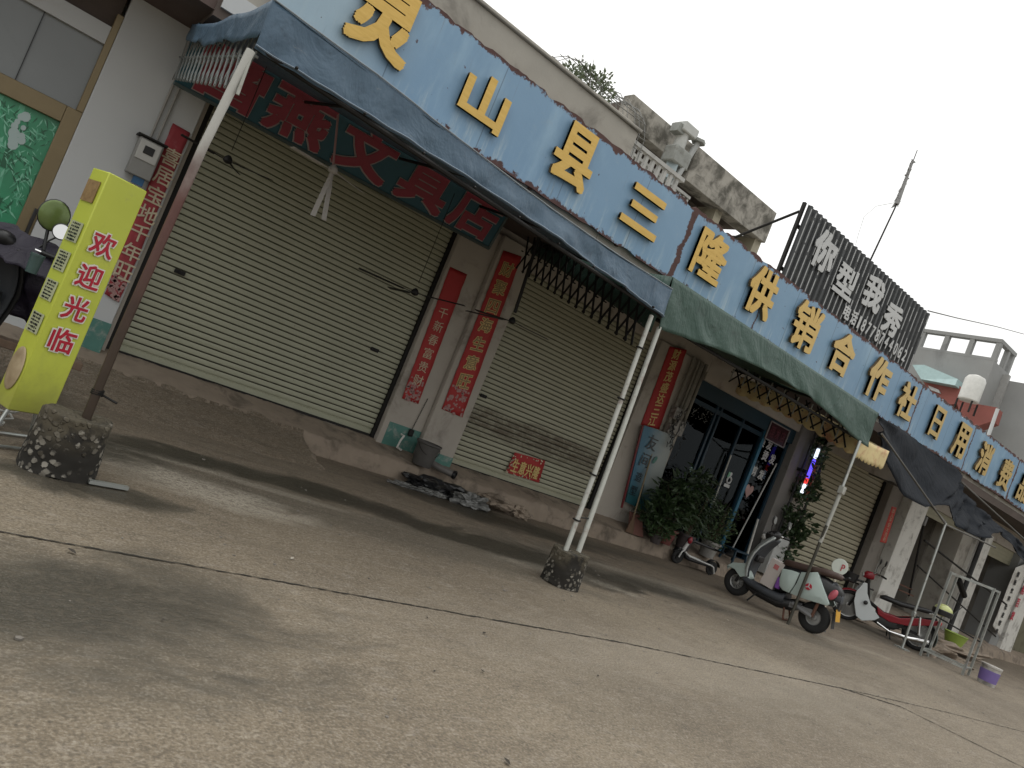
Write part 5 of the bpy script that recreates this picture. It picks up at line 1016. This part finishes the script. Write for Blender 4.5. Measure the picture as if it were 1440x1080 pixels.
for k, (a_, b_, lab, s_) in enumerate(LF):
    q = G(a_, b_); random.seed(k); ang = random.uniform(0, 3); d = Vector((math.cos(ang), math.sin(ang), 0)); s2 = Vector((-d.y, d.x, 0)); mb = MB()
    nn_ = 6; vs = []
    for i in range(nn_+1):
        f = i/nn_; wv = math.sin(math.pi*min(.98, max(.02, f)))*.3*s_; z_ = .006+.25*s_*f*f; c = q+d*s_*(f-.5); vs += [c+s2*wv+Vector((0, 0, z_+wv*.4)), c+Vector((0, 0, z_)), c-s2*wv+Vector((0, 0, z_+wv*.4))]
    mb.add(vs, [(3*i+j, 3*i+3+j, 3*i+4+j, 3*i+1+j) for i in range(nn_) for j in (0, 1)])
    tag(mb.build('ground_scrap' if 'pale' in lab or 'scrap' in lab else 'fallen_leaf', M_lfp if 'pale' in lab else M_lf), lab, 'litter')
# ------------------------------------------------------------ yellow pavement sign
t = NT('yellow_vinyl'); c = t.mix(t.noise(3, 4), (.44, .50, .05, 1), (.55, .60, .085, 1)); c = t.mix(t.math('MULTIPLY', t.ramp(t.noise(5, 8, .8, (1, 1, .3), off=(2, 8, 1)), .55, .7), .25), c, (.30, .33, .10, 1)); zz = t.xyz()[2]; c = t.mix(t.math('MULTIPLY', t.ramp(t.math('ADD', zz, t.math('MULTIPLY', t.noise(6, 6, .7), .5)), .85, .4), .6), c, (.22, .20, .07, 1)); c = t.mix(t.math('MULTIPLY', t.ramp(t.noise(12, 8, .75), .58, .72), .3), c, (.30, .30, .12, 1)); t.col(c); t.rough(.35); t.bump(t.noise(4, 3), .12, .02); M_yv = t.m
A_, B_, C_ = W(156, 245, 4.95), W(213, 268, 5.08), W(128, 251, 5.16)
A_.x = .452; B_.x = .695; C_.x = .365
z1 = 1.665; z0 = .215; u = (B_-A_); u.z = 0; u *= .94; v = .8*(C_-A_); v.z = 0
ys_ = thing('pavement_sign', 'tall bright yellow box sign with red welcome characters standing behind the left concrete lump', 'sign', (A_.x, A_.y, 0))
a = Vector((A_.x, A_.y, 0)); fp_ = [a, a+u, a+u+v, a+v]
mb = MB(); mb.prism([p+Vector((0, 0, z0)) for p in fp_], (0, 0, z1-z0)); mb.build('box', M_yv, ys_, bevel=.006)
nF = u.cross(Vector((0, 0, 1))).normalized(); U = u.normalized()
if nF.y > 0: nF = -nF
M_r = surf('sign_red', (.42, .008, .03), .4, var=.08); M_wo = surf('sign_white', (.70, .68, .62), .5, var=.05)
for k, ch in enumerate('欢迎光临'):
    zc = 1.27-k*.20; c = a+u*(.50-.0*k)+Vector((0, 0, zc))
    mb = MB(); put_glyph(mb, ch, c+nF*.008, .150, .140, X=U, depth=.002, bold=.065, grow=.016); mb.build('letter_outline', M_wo, ys_, smooth=False)
    mb = MB(); put_glyph(mb, ch, c+nF*.0115, .150, .140, X=U, depth=.002, bold=.018); mb.build('letter', M_r, ys_, smooth=False)
nL = v.cross(Vector((0, 0, 1))).normalized(); V = v.normalized()
if nL.x > 0: nL = -nL
def lq(f, z): return a+v*f+Vector((0, 0, z))+nL*.006
mb = MB(); c = lq(.55, 1.53); mb.box(c, (.004, .13, .13), Matrix.Rotation(math.atan2(V.y, V.x)-math.pi/2, 3, 'Z')); mb.build('brown_picture', surf('brown_print', (.20, .085, .035), .5, var=.5, scale=30, c2=(.42, .28, .12)), ys_)
random.seed(6); M_pale = surf('pale_print', (.40, .42, .26), .5, var=.2)
for (zc, n_) in ((1.28, 0), (1.10, 1), (.92, 2), (.72, 3)):
    mb = MB(); MB().box(lq(.5, zc), (.002, .13, .12), Matrix.Rotation(math.atan2(V.y, V.x)-math.pi/2, 3, 'Z')).build('print_ground', M_pale, ys_, smooth=False)
    for i in range(5):
        for j in range(6): mb.box(lq(.5+(i-2)*.10+random.uniform(-.02, .02), zc+(j-2.5)*.019)+nL*.003, (.002, random.uniform(.006, .016), random.uniform(.005, .013)), Matrix.Rotation(math.atan2(V.y, V.x)-math.pi/2, 3, 'Z'))
    mb.build('small_print', M_black, ys_, smooth=False)

MB().ell(lq(.5, .44)+nL*.0, (.012, .075, .13), Matrix.Rotation(math.atan2(V.y, V.x)-math.pi/2, 3, 'Z')).build('food_picture', surf('food_print', (.40, .25, .10), .5, var=.6, scale=12, c2=(.55, .45, .3)), ys_)
mb = MB(); lc = a+u*.5+v*.5
for p in fp_: mb.tube([p+Vector((0, 0, z0)), lc+(p-lc)*1.5+Vector((0, 0, .015))], .011)
mb.tube([lc+(fp_[0]-lc)*1.5+Vector((0, 0, .015)), lc+(fp_[1]-lc)*1.5+Vector((0, 0, .015)), lc+(fp_[2]-lc)*1.5+Vector((0, 0, .015)), lc+(fp_[3]-lc)*1.5+Vector((0, 0, .015))], .010, closed=True)
mb.build('stand', M_steel, ys_)
cw = MB(); random.seed(12); pts = []
for k in range(60): an = k*.45; r_ = .16+.05*math.sin(k*.7); pts.append((.28+r_*math.cos(an)*1.3, 5.35+r_*math.sin(an), .03+.002*k))
cw.tube(pts, .007, 5); tag(cw.build('wire_coil', surf('pale_cable', (.35, .35, .33), .5)), 'loose coil of pale cable on the ground behind the yellow sign', 'cable')
mb = MB(); mb.box((1.02, 4.62, .02), (.22, .03, .02), Matrix.Rotation(.2, 3, 'Z')); tag(mb.build('flat_metal_strip', M_steel), 'short flat steel strip poking out right of the left concrete lump', 'metal strip')
# ------------------------------------------------------------ motor scooters
def wheel(o, x, r, w, rim, nsp=10, disc=False, thin=False):
    e = MB(); lathe_wheel(e, (x, 0, r), (0, 1, 0), r, w); wh = e.build('wheel', M_rub, o, local=True, ang=1)
    m = MB(); m.lathe([(r-w*.9, -w*.32), (r-w*.75, -w*.36), (r-w*.75, w*.36), (r-w*.9, w*.32), (r-w*1.15, w*.2), (r-w*1.15, -w*.2), (r-w*.9, -w*.32)], (x, 0, r), (0, 1, 0), n=30)
    m.lathe([(0, -.05), (.045, -.045), (.045, .045), (0, .05)], (x, 0, r), (0, 1, 0), n=14)
    for k in range(nsp):
        a = 2*math.pi*k/nsp; rr = r-w*1.1; m.bar((x+.03*math.cos(a+.25), 0, r+.03*math.sin(a+.25)), (x+rr*math.cos(a), 0, r+rr*math.sin(a)), .007 if thin else .022, .007 if thin else .018, side=(0, 1, 0))
    if disc: m.lathe([(0, .02), (.13, .02), (.14, 0), (.13, -.02), (0, -.02)], (x, 0, r), (0, 1, 0), n=28)
    m.build('rim', rim, wh, local=True); return wh
def disc(mb, c, n, r, t=.012): mb.lathe([(0, -t), (r*.8, -t), (r, -t*.3), (r, t*.5), (0, t*.5)], c, n, n=24)
def scooter(name, label, rear, front, shell, side, seatm, trim, plate=True, logo=True):
    d = Vector(front)-Vector(rear); wb = d.length; o = thing(name, label, 'scooter', (rear[0], rear[1], 0), math.atan2(d.y, d.x)); k = wb/1.18
    P = lambda m, n_, mt, **kw: m.build(n_, mt, o, local=True, **kw)
    rimm = surf('alloy_rim', (.30, .30, .29), .4, metal=.6, var=.2)
    wheel(o, wb, .205, .10, rimm, 12); wheel(o, 0, .215, .11, rimm, 6, disc=True)
    m = MB()
    for s in (-1, 1): m.tube([(wb, s*.085, .205), (wb-.05, s*.085, .42), (wb-.10, s*.06, .55)], .02, 8)
    P(m, 'front_fork', M_iron)
    m = MB()
    def ff(u, v):
        a = R(35+115*u); r_ = .265; y = (v-.5)*.20; b = 1-.25*abs(2*v-1)**2
        return Vector((wb+r_*b*math.cos(a)*.98+.01, y, .205+r_*b*math.sin(a)))
    m.grid(ff, 16, 8); P(m, 'front_fender', side, solid=.006)
    for s in (-1, 1): m = MB(); m.prism([(wb+.20, s*.085, .36), (wb+.13, s*.095, .44), (wb-.09, s*.11, .52), (wb-.12, s*.11, .33), (wb-.05, s*.10, .29), (wb+.06, s*.10, .36)], (0, s*.015, 0)); P(m, 'fender_cheek', side, bevel=.01)
    # leg shield
    prof = [(1.13, .33, .13), (1.145, .45, .17), (1.14, .58, .20), (1.115, .70, .215), (1.07, .82, .20), (1.0, .93, .17), (.94, 1.02, .12)]
    def sh(u, v):
        s_ = v*(len(prof)-1); i = min(int(s_), len(prof)-2); f = s_-i; q = [prof[i][j]*(1-f)+prof[i+1][j]*f for j in range(3)]; y = (u*2-1)
        return Vector((q[0]*k-.10*y*y, y*q[2], q[1]))
    m = MB(); m.grid(sh, 12, 18); P(m, 'leg_shield', shell, solid=.022, ang=1.2)
    m = MB(); m.grid(lambda u, v: sh(.08+.84*u, .02+.93*v)+Vector((-.045-.03*math.sin(math.pi*u), 0, 0)), 10, 14); P(m, 'inner_shield', M_inner, solid=.02, ang=1.2)
    m = MB(); m.box((1.0*k, 0, .64), (.08, .22, .10)); P(m, 'glove_box', M_black, bevel=.02)
    m = MB(); m.ell((.93*k, 0, 1.03), (.12, .10, .075), Matrix.Rotation(.5, 3, 'Y')); m.tube([(.98*k, 0, .93), (.95*k, 0, 1.0)], .05); P(m, 'handlebar_cowl', M_black)
    m = MB(); m.ell((1.04*k, 0, .97), (.05, .06, .05)); P(m, 'headlight', surf('lamp_glass', (.5, .5, .48), .1))
    m = MB(); m.tube([(.84*k, -.34, 1.06), (.90*k, -.18, 1.06), (.94*k, 0, 1.03), (.90*k, .18, 1.06), (.84*k, .34, 1.06)], .012, 8); hb = P(m, 'handlebar', M_chrome)
    m = MB(); 
    for s in (-1, 1): m.tube([(.83*k, s*.36, 1.06), (.87*k, s*.25, 1.06)], .019, 10); m.tube([(.90*k, s*.35, 1.05), (.91*k, s*.2, 1.05)], .006, 6)
    m.build('grip', M_black, hb, local=True)
    for s in (-1, 1):
        m = MB(); m.tube([(.90*k, s*.21, 1.07), (.90*k, s*.26, 1.16), (.88*k, s*.30, 1.21)], .007, 6); disc(m, Vector((.88*k, s*.31, 1.25)), Vector((1, 0, -.1)), .062); mr = m.build('mirror', M_black, o, local=True)
        m = MB(); m.lathe([(0, 0), (.054, 0), (.054, .004), (0, .004)], (.866*k, s*.31, 1.25), (-1, 0, .12), n=22); m.build('mirror_glass', M_mir, mr, local=True)
    # floor, belly, body
    m = MB(); m.loft([(1.08*k, .30, .045, .12), (.95*k, .27, .05, .16), (.7, .255, .06, .17), (.5, .26, .07, .17), (.42, .28, .09, .15)]); P(m, 'floorboard', M_inner, ang=.9)
    m = MB(); m.loft([(1.0*k, .215, .03, .09), (.85, .185, .05, .13), (.5, .19, .07, .14), (.3, .25, .09, .12), (.18, .30, .05, .08)]); P(m, 'belly', M_black, ang=.9)
    m = MB(); m.loft([(.60, .50, .22, .10), (.57, .53, .22, .13), (.45, .56, .21, .15), (.2, .61, .18, .16), (0, .64, .15, .15), (-.17, .64, .11, .11), (-.25, .62, .06, .06)]); P(m, 'body', trim, ang=.9)
    for s in (-1, 1):
        def pan(poly, n_):
            m = MB(); pts = []
            cx_ = sum(p[0] for p in poly)/len(poly); cz_ = sum(p[1] for p in poly)/len(poly)
            ring = [(p[0], s*.168, p[1]) for p in poly]; inn = [(cx_+(p[0]-cx_)*.6, s*.192, cz_+(p[1]-cz_)*.6) for p in poly]; n = len(poly)
            m.add(ring+inn+[(p[0], s*.12, p[1]) for p in poly], [(i, (i+1) % n, n+(i+1) % n, n+i) for i in range(n)]+[tuple(range(n, 2*n))]+[(i, (i+1) % n, 2*n+(i+1) % n, 2*n+i) for i in range(n)]); P(m, n_, side, bevel=.006, ang=.9)
        pan([(.575, .66), (.56, .50), (.53, .42), (.47, .385), (.375, .385), (.345, .50), (.335, .70), (.45, .69)], 'side_panel')
        pan([(.32, .72), (.325, .55), (.36, .385), (.15, .40), (-.14, .445), (-.16, .48), (.02, .70), (.12, .81), (.2, .77)], 'rear_side_panel')
        if logo:
            m = MB(); c = Vector((.15, s*.197, .58)); m.lathe([(0, 0), (.045, 0), (.045, .004), (0, .004)], c, (0, s, 0), n=24); lg = m.build('round_emblem', M_r, o, local=True)
            m = MB()
            for q in range(3): a_ = 2*math.pi*q/3+1.57; m.bar(c+Vector((0, s*.006, 0)), c+Vector((.042*math.cos(a_), s*.006, .042*math.sin(a_))), .012, .003, side=(-math.sin(a_), 0, math.cos(a_)))
            m.build('emblem_mark', M_wtxt, lg, local=True)
    m = MB(); m.loft([(.62, .74, .03, .08), (.58, .755, .05, .12), (.45, .77, .055, .145), (.25, .80, .055, .15), (.05, .845, .055, .15), (-.12, .86, .045, .12), (-.18, .855, .02, .06)]); P(m, 'seat', seatm, ang=1)
    m = MB(); m.loft([(-.10, .66, .12, .12), (-.18, .63, .10, .10), (-.26, .58, .05, .06)]); P(m, 'tail', M_inner, ang=1)
    for s in (-1, 1): m = MB(); m.ell((-.15, s*.10, .61), (.05, .035, .085), Matrix.Rotation(-.4, 3, 'Y')); P(m, 'tail_light', surf('pink_lens', (.46, .10, .13), .2))
    m = MB(); m.tube([(-.14, .02, .82), (-.24, .02, .90), (-.25, 0, .90), (-.24, -.02, .9), (-.14, -.02, .82)], .012); P(m, 'grab_rail', M_black)
    m = MB(); m.box((-.25, 0, .48), (.03, .12, .10)); P(m, 'plate_holder', M_black)
    if plate:
        m = MB(); m.box((-.275, 0, .37), (.006, .19, .16), Matrix.Rotation(.25, 3, 'Y')); pl_ = P(m, 'number_plate', surf('orange_plate', (.62, .33, .03), .4, var=.1))
    m = MB(); m.box((.16, .10, .26), (.34, .05, .07), Matrix.Rotation(.1, 3, 'Y')); m.tube([(.30, .12, .27), (0, .12, .215)], .03, 10); P(m, 'swing_arm', surf('grey_swing_arm', (.16, .16, .16), .5))
    m = MB(); 
    for s in (-1, 1): m.tube([(.40, s*.09, .22), (.33, s*.15, .02)], .014); m.tube([(.0, s*.12, .22), (-.02, s*.12, .5)], .022)
    m.tube([(.33, -.15, .02), (.33, .15, .02)], .014); P(m, 'centre_stand', M_rust)
    m = MB(); m.tube([(.80, .12, .2), (.84, .26, .05)], .012); P(m, 'side_stand', M_iron)
    m = MB(); m.prism([(-.22, -.06, .40), (-.22, .06, .40), (-.27, .07, .18), (-.27, -.07, .18)], (.006, 0, .0)); P(m, 'mud_flap', M_black)
    return o
M_inner = surf('dark_grey_plastic', (.045, .05, .058), .5, var=.2, bump=.05); M_mir = NT('mirror_glass').m; M_mir.node_tree.nodes['Principled BSDF'].inputs['Metallic'].default_value = 1; M_mir.node_tree.nodes['Principled BSDF'].inputs['Roughness'].default_value = .04; M_mir.node_tree.nodes['Principled BSDF'].inputs['Base Color'].default_value = (.9, .9, .9, 1)
M_shell = surf('silver_white_paint', (.40, .43, .42), .3, var=.1, bump=.02); M_mint = surf('pale_mint_paint', (.42, .50, .47), .28, var=.08, bump=.02, dirt=.15, dirtc=(.2, .2, .17, 1)); M_brown = surf('brown_seat', (.060, .034, .026), .6, var=.3)
ws = scooter('motor_scooter', 'pale mint and black electric scooter with a brown seat parked beside the thin pole', (10.22, 5.40), (9.98, 6.54), M_shell, M_mint, M_brown, M_black)
cb = thing('carton', 'white carton with a pink stamp standing on the white scooter footboard', 'box', (10.1, 5.98, .33))
Mw = WM[ws.name]
def sc_(x_, y_, z_): return Mw @ Vector((x_, y_, z_))
Rw = Mw.to_3x3()
m = MB(); m.box(sc_(.70, 0, .53), (.20, .24, .40), Rw @ Matrix.Rotation(-.12, 3, 'Y')); m.build('box', surf('white_card', (.50, .45, .42), .7, var=.1), cb, bevel=.004)
m = MB(); m.box(sc_(.675, .123, .64), (.07, .003, .07), Rw @ Matrix.Rotation(-.12, 3, 'Y')); m.build('stamp', surf('pink_stamp', (.45, .14, .14), .6), cb)
m = MB(); m.box(sc_(.56, .14, .45), (.07, .05, .16), Rw); tag(m.build('purple_packet', surf('purple_packet_print', (.16, .05, .27), .5, var=.5, scale=30), bevel=.006), 'purple and white packet wedged between the white carton and the scooter seat', 'packet')
# round disc sign behind the scooter
rs = thing('round_sign', 'round pale disc with a red symbol on a cream stalk behind the scooter seat', 'sign', (11.3, 5.9, 0))
q = W(1181, 797, 5.8); m = MB(); m.lathe([(0, -.012), (.115, -.012), (.12, 0), (.115, .012), (0, .012)], q, (-.75, -.6, 0), n=30); dk = m.build('disc', surf('pale_disc', (.58, .62, .56), .4, var=.05), rs)
m = MB(); put_glyph(m, 'P', q+Vector((-.016, -.013, 0))+Vector((.6, -.75, 0))*.045, .05, .10, X=(.6, -.75, 0), depth=.004, bold=.02); m.build('red_symbol', M_r, dk, smooth=False)
m = MB(); m.tube([q+Vector((0, 0, -.11)), Vector((q.x, q.y, 0))], .022); m.build('stalk', surf('cream_stalk', (.48, .44, .36), .5), rs); m = MB(); m.lathe([(0, 0), (.14, 0), (.12, .03), (0, .04)], (q.x, q.y, 0)); m.build('base', M_black, rs)
# white wall box behind handlebars
wbx = thing('wall_box', 'plain white box standing against the grey pillar behind the scooter handlebars', 'box', (13.1, 8.0, .3)); m = MB(); m.box((12.95, 8.05, .62), (.42, .3, .72)); m.build('box', surf('off_white_box', (.42, .43, .42), .6, var=.1), wbx, bevel=.01)
# ------------------------------------------------------------ red motorcycle
d = Vector((14.54, 7.16, 0))-Vector((15.26, 6.12, 0)); rm = thing('motorcycle', 'red step through motorcycle with a white leg shield and black seat', 'motorcycle', (15.26, 6.12, 0), math.atan2(d.y, d.x)); wb = d.length
P = lambda m, n_, mt, **kw: m.build(n_, mt, rm, local=True, **kw)
M_redp = surf('red_motorcycle_paint', (.24, .012, .022), .25, var=.2, bump=.02); M_rimc = surf('spoke_steel', (.34, .34, .33), .35, metal=.8)
wheel(rm, wb, .285, .07, M_rimc, 22, thin=True); wheel(rm, 0, .285, .075, M_rimc, 22, thin=True)
def fend(x, r, a0, a1, w_, mt, nm):
    m = MB(); m.grid(lambda u, v: Vector((x+(r-.03*abs(2*v-1)**2)*math.cos(R(a0+(a1-a0)*u)), (v-.5)*w_, .285+(r-.03*abs(2*v-1)**2)*math.sin(R(a0+(a1-a0)*u)))), 18, 6); P(m, nm, mt, solid=.004)
fend(wb, .315, 20, 165, .12, M_redp, 'front_fender'); fend(0, .325, 20, 200, .14, surf('dull_green_metal', (.09, .105, .095), .4, metal=.4), 'rear_fender')
m = MB()
for s in (-1, 1): m.tube([(wb, s*.075, .285), (wb-.10, s*.075, .62), (wb-.17, s*.05, .85)], .022)
P(m, 'front_fork', M_iron)
m = MB(); m.tube([(wb-.16, 0, .9), (wb-.3, 0, .5), (.55, 0, .36), (.3, 0, .45), (-.2, 0, .66)], .035); P(m, 'frame', M_iron)
for s in (-1, 1):
    m = MB(); m.prism([(1.16, s*.10, .80), (1.24, s*.16, .58), (1.22, s*.18, .40), (1.10, s*.17, .16), (.98, s*.16, .12), (.78, s*.15, .22), (.72, s*.15, .30), (.92, s*.14, .45), (1.04, s*.11, .62), (1.10, s*.09, .80)], (0, s*.015, 0)); P(m, 'leg_shield', surf('white_shield', (.50, .53, .53), .3, var=.06, dirt=.2), bevel=.01)
    m = MB(); m.lathe([(0, 0), (.03, 0), (.04, .01), (0, .02)], (1.03, s*.19, .46), (0, s, 0), n=18); P(m, 'round_badge', M_black)
    m = MB(); m.prism([(.82, s*.09, .48), (.68, s*.11, .42), (.40, s*.12, .44), (.1, s*.11, .58), (-.22, s*.08, .66), (-.28, s*.06, .60), (-.05, s*.09, .50), (.25, s*.12, .36), (.55, s*.12, .30), (.76, s*.10, .34)], (0, s*.03, 0)); P(m, 'side_cover', M_redp, bevel=.012)
m = MB(); m.loft([(.80, .66, .03, .08), (.72, .68, .05, .12), (.45, .68, .05, .13), (.2, .72, .045, .13), (.0, .75, .045, .13), (-.12, .77, .03, .09)]); P(m, 'seat', M_black, ang=1)
m = MB(); m.loft([(1.02, .95, .05, .07), (1.08, .96, .075, .09), (1.16, .95, .07, .085), (1.21, .93, .04, .05)]); P(m, 'headlamp_cowl', M_redp, ang=1)
m = MB(); m.ell((1.20, 0, .93), (.03, .06, .05)); P(m, 'headlight', surf('lamp_glass_clear', (.5, .5, .48), .1))
m = MB(); m.tube([(.90, -.33, 1.02), (1.0, -.2, 1.04), (1.06, 0, .98), (1.0, .2, 1.04), (.90, .33, 1.02)], .012); hb = P(m, 'handlebar', M_chrome)
m = MB()
for s in (-1, 1): m.tube([(.88, s*.36, 1.015), (.95, s*.26, 1.03)], .018)
m.build('grip', M_black, hb, local=True)
for s in (-1, 1):
    m = MB(); m.tube([(.98, s*.22, 1.04), (.98, s*.25, 1.16), (.96, s*.27, 1.22)], .006, 6); m.ell((.955, s*.28, 1.27), (.014, .035, .06)); mr = P(m, 'mirror', M_black); m = MB(); m.ell((.941, s*.28, 1.27), (.004, .030, .053)); m.build('mirror_glass', M_mir, mr, local=True)
m = MB(); m.loft([(.78, .28, .10, .10), (.62, .27, .13, .12), (.42, .30, .12, .11), (.3, .34, .06, .08)]); m.tube([(.86, 0, .30), (.72, 0, .30)], .07, 12); P(m, 'engine', surf('engine_dark', (.05, .05, .05), .5, metal=.4, var=.5, scale=20, bump=.4), ang=.6)
m = MB(); m.tube([(.72, .10, .20), (.5, .16, .14), (.2, .19, .16), (-.15, .19, .24)], [.018, .02, .04, .04], 12); P(m, 'exhaust', M_chrome)
m = MB()
for s in (-1, 1): m.tube([(.02, s*.11, .285), (.10, s*.12, .60)], .026, 10)
P(m, 'shock_absorber', M_chrome); m = MB(); m.bar((.4, .09, .30), (0, .09, .285), .03, .05); P(m, 'chain_case', M_iron)
m = MB(); m.tube([(-.02, .12, .72), (-.22, .12, .80), (-.30, 0, .82), (-.22, -.12, .80), (-.02, -.12, .72)], .012); P(m, 'rear_rack', M_chrome)
m = MB(); m.ell((-.26, 0, .62), (.04, .06, .05)); P(m, 'tail_light', surf('red_lens', (.35, .02, .02), .2))
m = MB(); m.tube([(.50, .12, .2), (.46, .26, .02)], .012); m.tube([(.50, -.1, .2), (.44, -.2, .02)], .012); P(m, 'stand', M_iron)
m = MB(); m.lathe([(.10, 0), (.13, .02), (.15, .18), (.14, .18), (.12, .03), (0, .02)], (1.40, 0, .70)); m.tube([(1.15, 0, .80), (1.32, 0, .78)], .02); bsk = P(m, 'front_basket', M_black); m = MB(); m.ell((1.38, .04, .83), (.09, .09, .05)); m.build('blue_cloth', surf('blue_cloth', (.02, .03, .12), .8), bsk, local=True)
hm = thing('helmet', 'lime and black helmet hanging from the rack rail beside the red motorcycle tail', 'helmet', (0, 0, 0)); q = W(1326, 860, 5.75)
m = MB(); m.ell(q+Vector((0, 0, .02)), (.17, .15, .11)); hs = m.build('shell', surf('lime_shell', (.47, .50, .20), .3), hm); m = MB(); m.lathe([(.165, -.07), (.172, -.02), (.174, .02), (.165, .03), (.15, -.02), (.15, -.07)], q); m.tube([q+Vector((.1, -.1, -.05)), q+Vector((.22, -.12, .08)), q+Vector((.3, -.15, .2))], .008); m.build('brim', M_black, hm)
# ------------------------------------------------------------ kick scooter
kf, kr = Vector((10.10, 7.80, 0)), Vector((10.86, 7.66, 0)); d = kf-kr; ks = thing('kick_scooter', 'folded black and white electric kick scooter below the salon kerb', 'kick scooter', (kr.x, kr.y, 0), math.atan2(d.y, d.x)); wb = d.length
P = lambda m, n_, mt, **kw: m.build(n_, mt, ks, local=True, **kw)
M_kw = surf('white_trim', (.60, .60, .58), .35, var=.08)
for x_ in (0, wb):
    m = MB(); lathe_wheel(m, (x_, 0, .115), (0, 1, 0), .115, .055, n=28); w_ = P(m, 'wheel', M_rub, ang=1); m = MB(); m.lathe([(0, -.03), (.055, -.03), (.06, 0), (.055, .03), (0, .03)], (x_, 0, .115), (0, 1, 0)); m.build('hub', M_iron, w_, local=True)
m = MB(); m.loft([(.06, .17, .03, .07), (.12, .15, .035, .085), (wb-.2, .145, .035, .085), (wb-.13, .16, .035, .06), (wb-.06, .24, .03, .035)]); P(m, 'deck', M_black, ang=.9)
m = MB()
for s in (-1, 1): m.tube([(wb-.07, s*.055, .235), (wb-.16, s*.085, .19), (.12, s*.09, .165), (.05, s*.085, .15), (-.02, s*.075, .05)], .012, 8); m.tube([(wb-.05, s*.05, .26), (wb+.0, s*.055, .22), (wb+.02, s*.055, .12)], .013, 8)
P(m, 'side_trim', M_kw)
m = MB(); m.grid(lambda u, v: Vector((0+.14*math.cos(R(30+130*u)), (v-.5)*.08, .115+.14*math.sin(R(30+130*u)))), 12, 3); P(m, 'rear_fender', M_black, solid=.005)
m = MB(); m.grid(lambda u, v: Vector((wb+.14*math.cos(R(30+110*u)), (v-.5)*.075, .115+.14*math.sin(R(30+110*u)))), 12, 3); P(m, 'front_fender', M_black, solid=.005)
m = MB(); m.tube([(wb-.06, 0, .24), (wb-.11, 0, .40)], .03, 12); P(m, 'neck', M_kw); m = MB(); m.tube([(wb-.11, 0, .40), (wb-.2, 0, .44), (.05, 0, .42)], .022, 12); m.tube([(.08, -.22, .43), (.08, .22, .43)], .014); P(m, 'folded_stem', M_black)
m = MB(); m.ell((wb-.10, .03, .43), (.045, .03, .06)); P(m, 'red_reflector', M_redp); m = MB(); m.tube([(.2, .08, .13), (.17, .17, .01)], .008); P(m, 'kickstand', M_iron)
# ------------------------------------------------------------ dark scooter at the left edge
bs2 = scooter('motor_scooter', 'black scooter under a purple rain cape at the left edge by the bamboo door', (.02, 5.62), (.20, 6.80), M_black, M_black, M_black, M_black, plate=False, logo=False)
Mb = WM[bs2.name]
def bsl(x_, y_, z_): return Mb @ Vector((x_, y_, z_))
t = NT('purple_cape_cloth'); c = t.mix(t.noise(5, 6), (.004, .003, .007, 1), (.018, .012, .034, 1)); t.col(c); t.rough(.55); t.bump(t.noise(9, 5, .6, dist=1), .7, .02)
m = MB()
def capef(u, v):
    y = (u-.5)*.86; s_ = v*1.0; z = 1.13-.05*abs(y)*2
    if v < .3: p = (.80+.45*v, y, z-.22*(1-v/.3)*1.0+.02)
    else: f = (v-.3)/.7; p = (.94+.20*f, y*(1+.12*f), z+.03-.72*f*(.75+.5*abs(y)))
    q = bsl(*p); e = noise.noise(Vector((u*7, v*4, 1)))*.05+noise.noise(Vector((u*17, v*7, 2)))*.02; q += Vector((e, e*.6, e*.8)); return q
m.grid(capef, 40, 36); cape = m.build('rain_cape', t.m, solid=.006, ang=1.3); tag(cape, 'crumpled dark purple rain cape thrown over the black scooter handlebar', 'rain cape')
mg = thing('round_mirror', 'large round green tinted mirror sticking up from the black scooter', 'mirror', bsl(.9, -.25, 1.1)); q = W(76, 303, 6.5)
m = MB(); m.ell(q, (.105, .02, .12)); m.build('housing', M_black, mg); m = MB(); m.ell(q+Vector((0, -.012, 0)), (.098, .014, .113)); m.build('mirror_glass', surf('green_mirror_tint', (.13, .18, .06), .12, metal=.3, var=.5, scale=5), mg); m = MB(); m.tube([q+Vector((0, .01, -.11)), bsl(.9, -.25, 1.08)], .012); m.build('stalk', M_black, mg)
cpm = thing('drink_cup', 'dark green cup hanging by the black scooter shield', 'cup', bsl(.95, -.1, .8)); q = W(48, 372, 6.05); m = MB(); m.lathe([(0, 0), (.035, 0), (.042, .12), (.045, .12), (.045, .135), (0, .135)], q+Vector((0, 0, -.06)), n=20); m.build('cup', surf('green_cup', (.05, .09, .085), .4), cpm); m = MB(); m.tube([q+Vector((0, .04, 0)), q+Vector((.0, .12, .02))], .008); m.build('holder', M_iron, cpm)
bt = thing('timber_block', 'old brown plank under the black scooter at the left edge', 'plank', (0, 6.2, 0)); m = MB(); q = W(30, 468, 6.6); m.box(Vector((.3, 6.7, .33)), (1.3, .18, .06)); m.build('plank', M_wood, bt, bevel=.006)
m = MB(); m.box((-.2, 6.7, .15), (.1, .16, .30)); m.box((.75, 6.7, .15), (.1, .16, .30)); m.build('support', M_wood, bt)
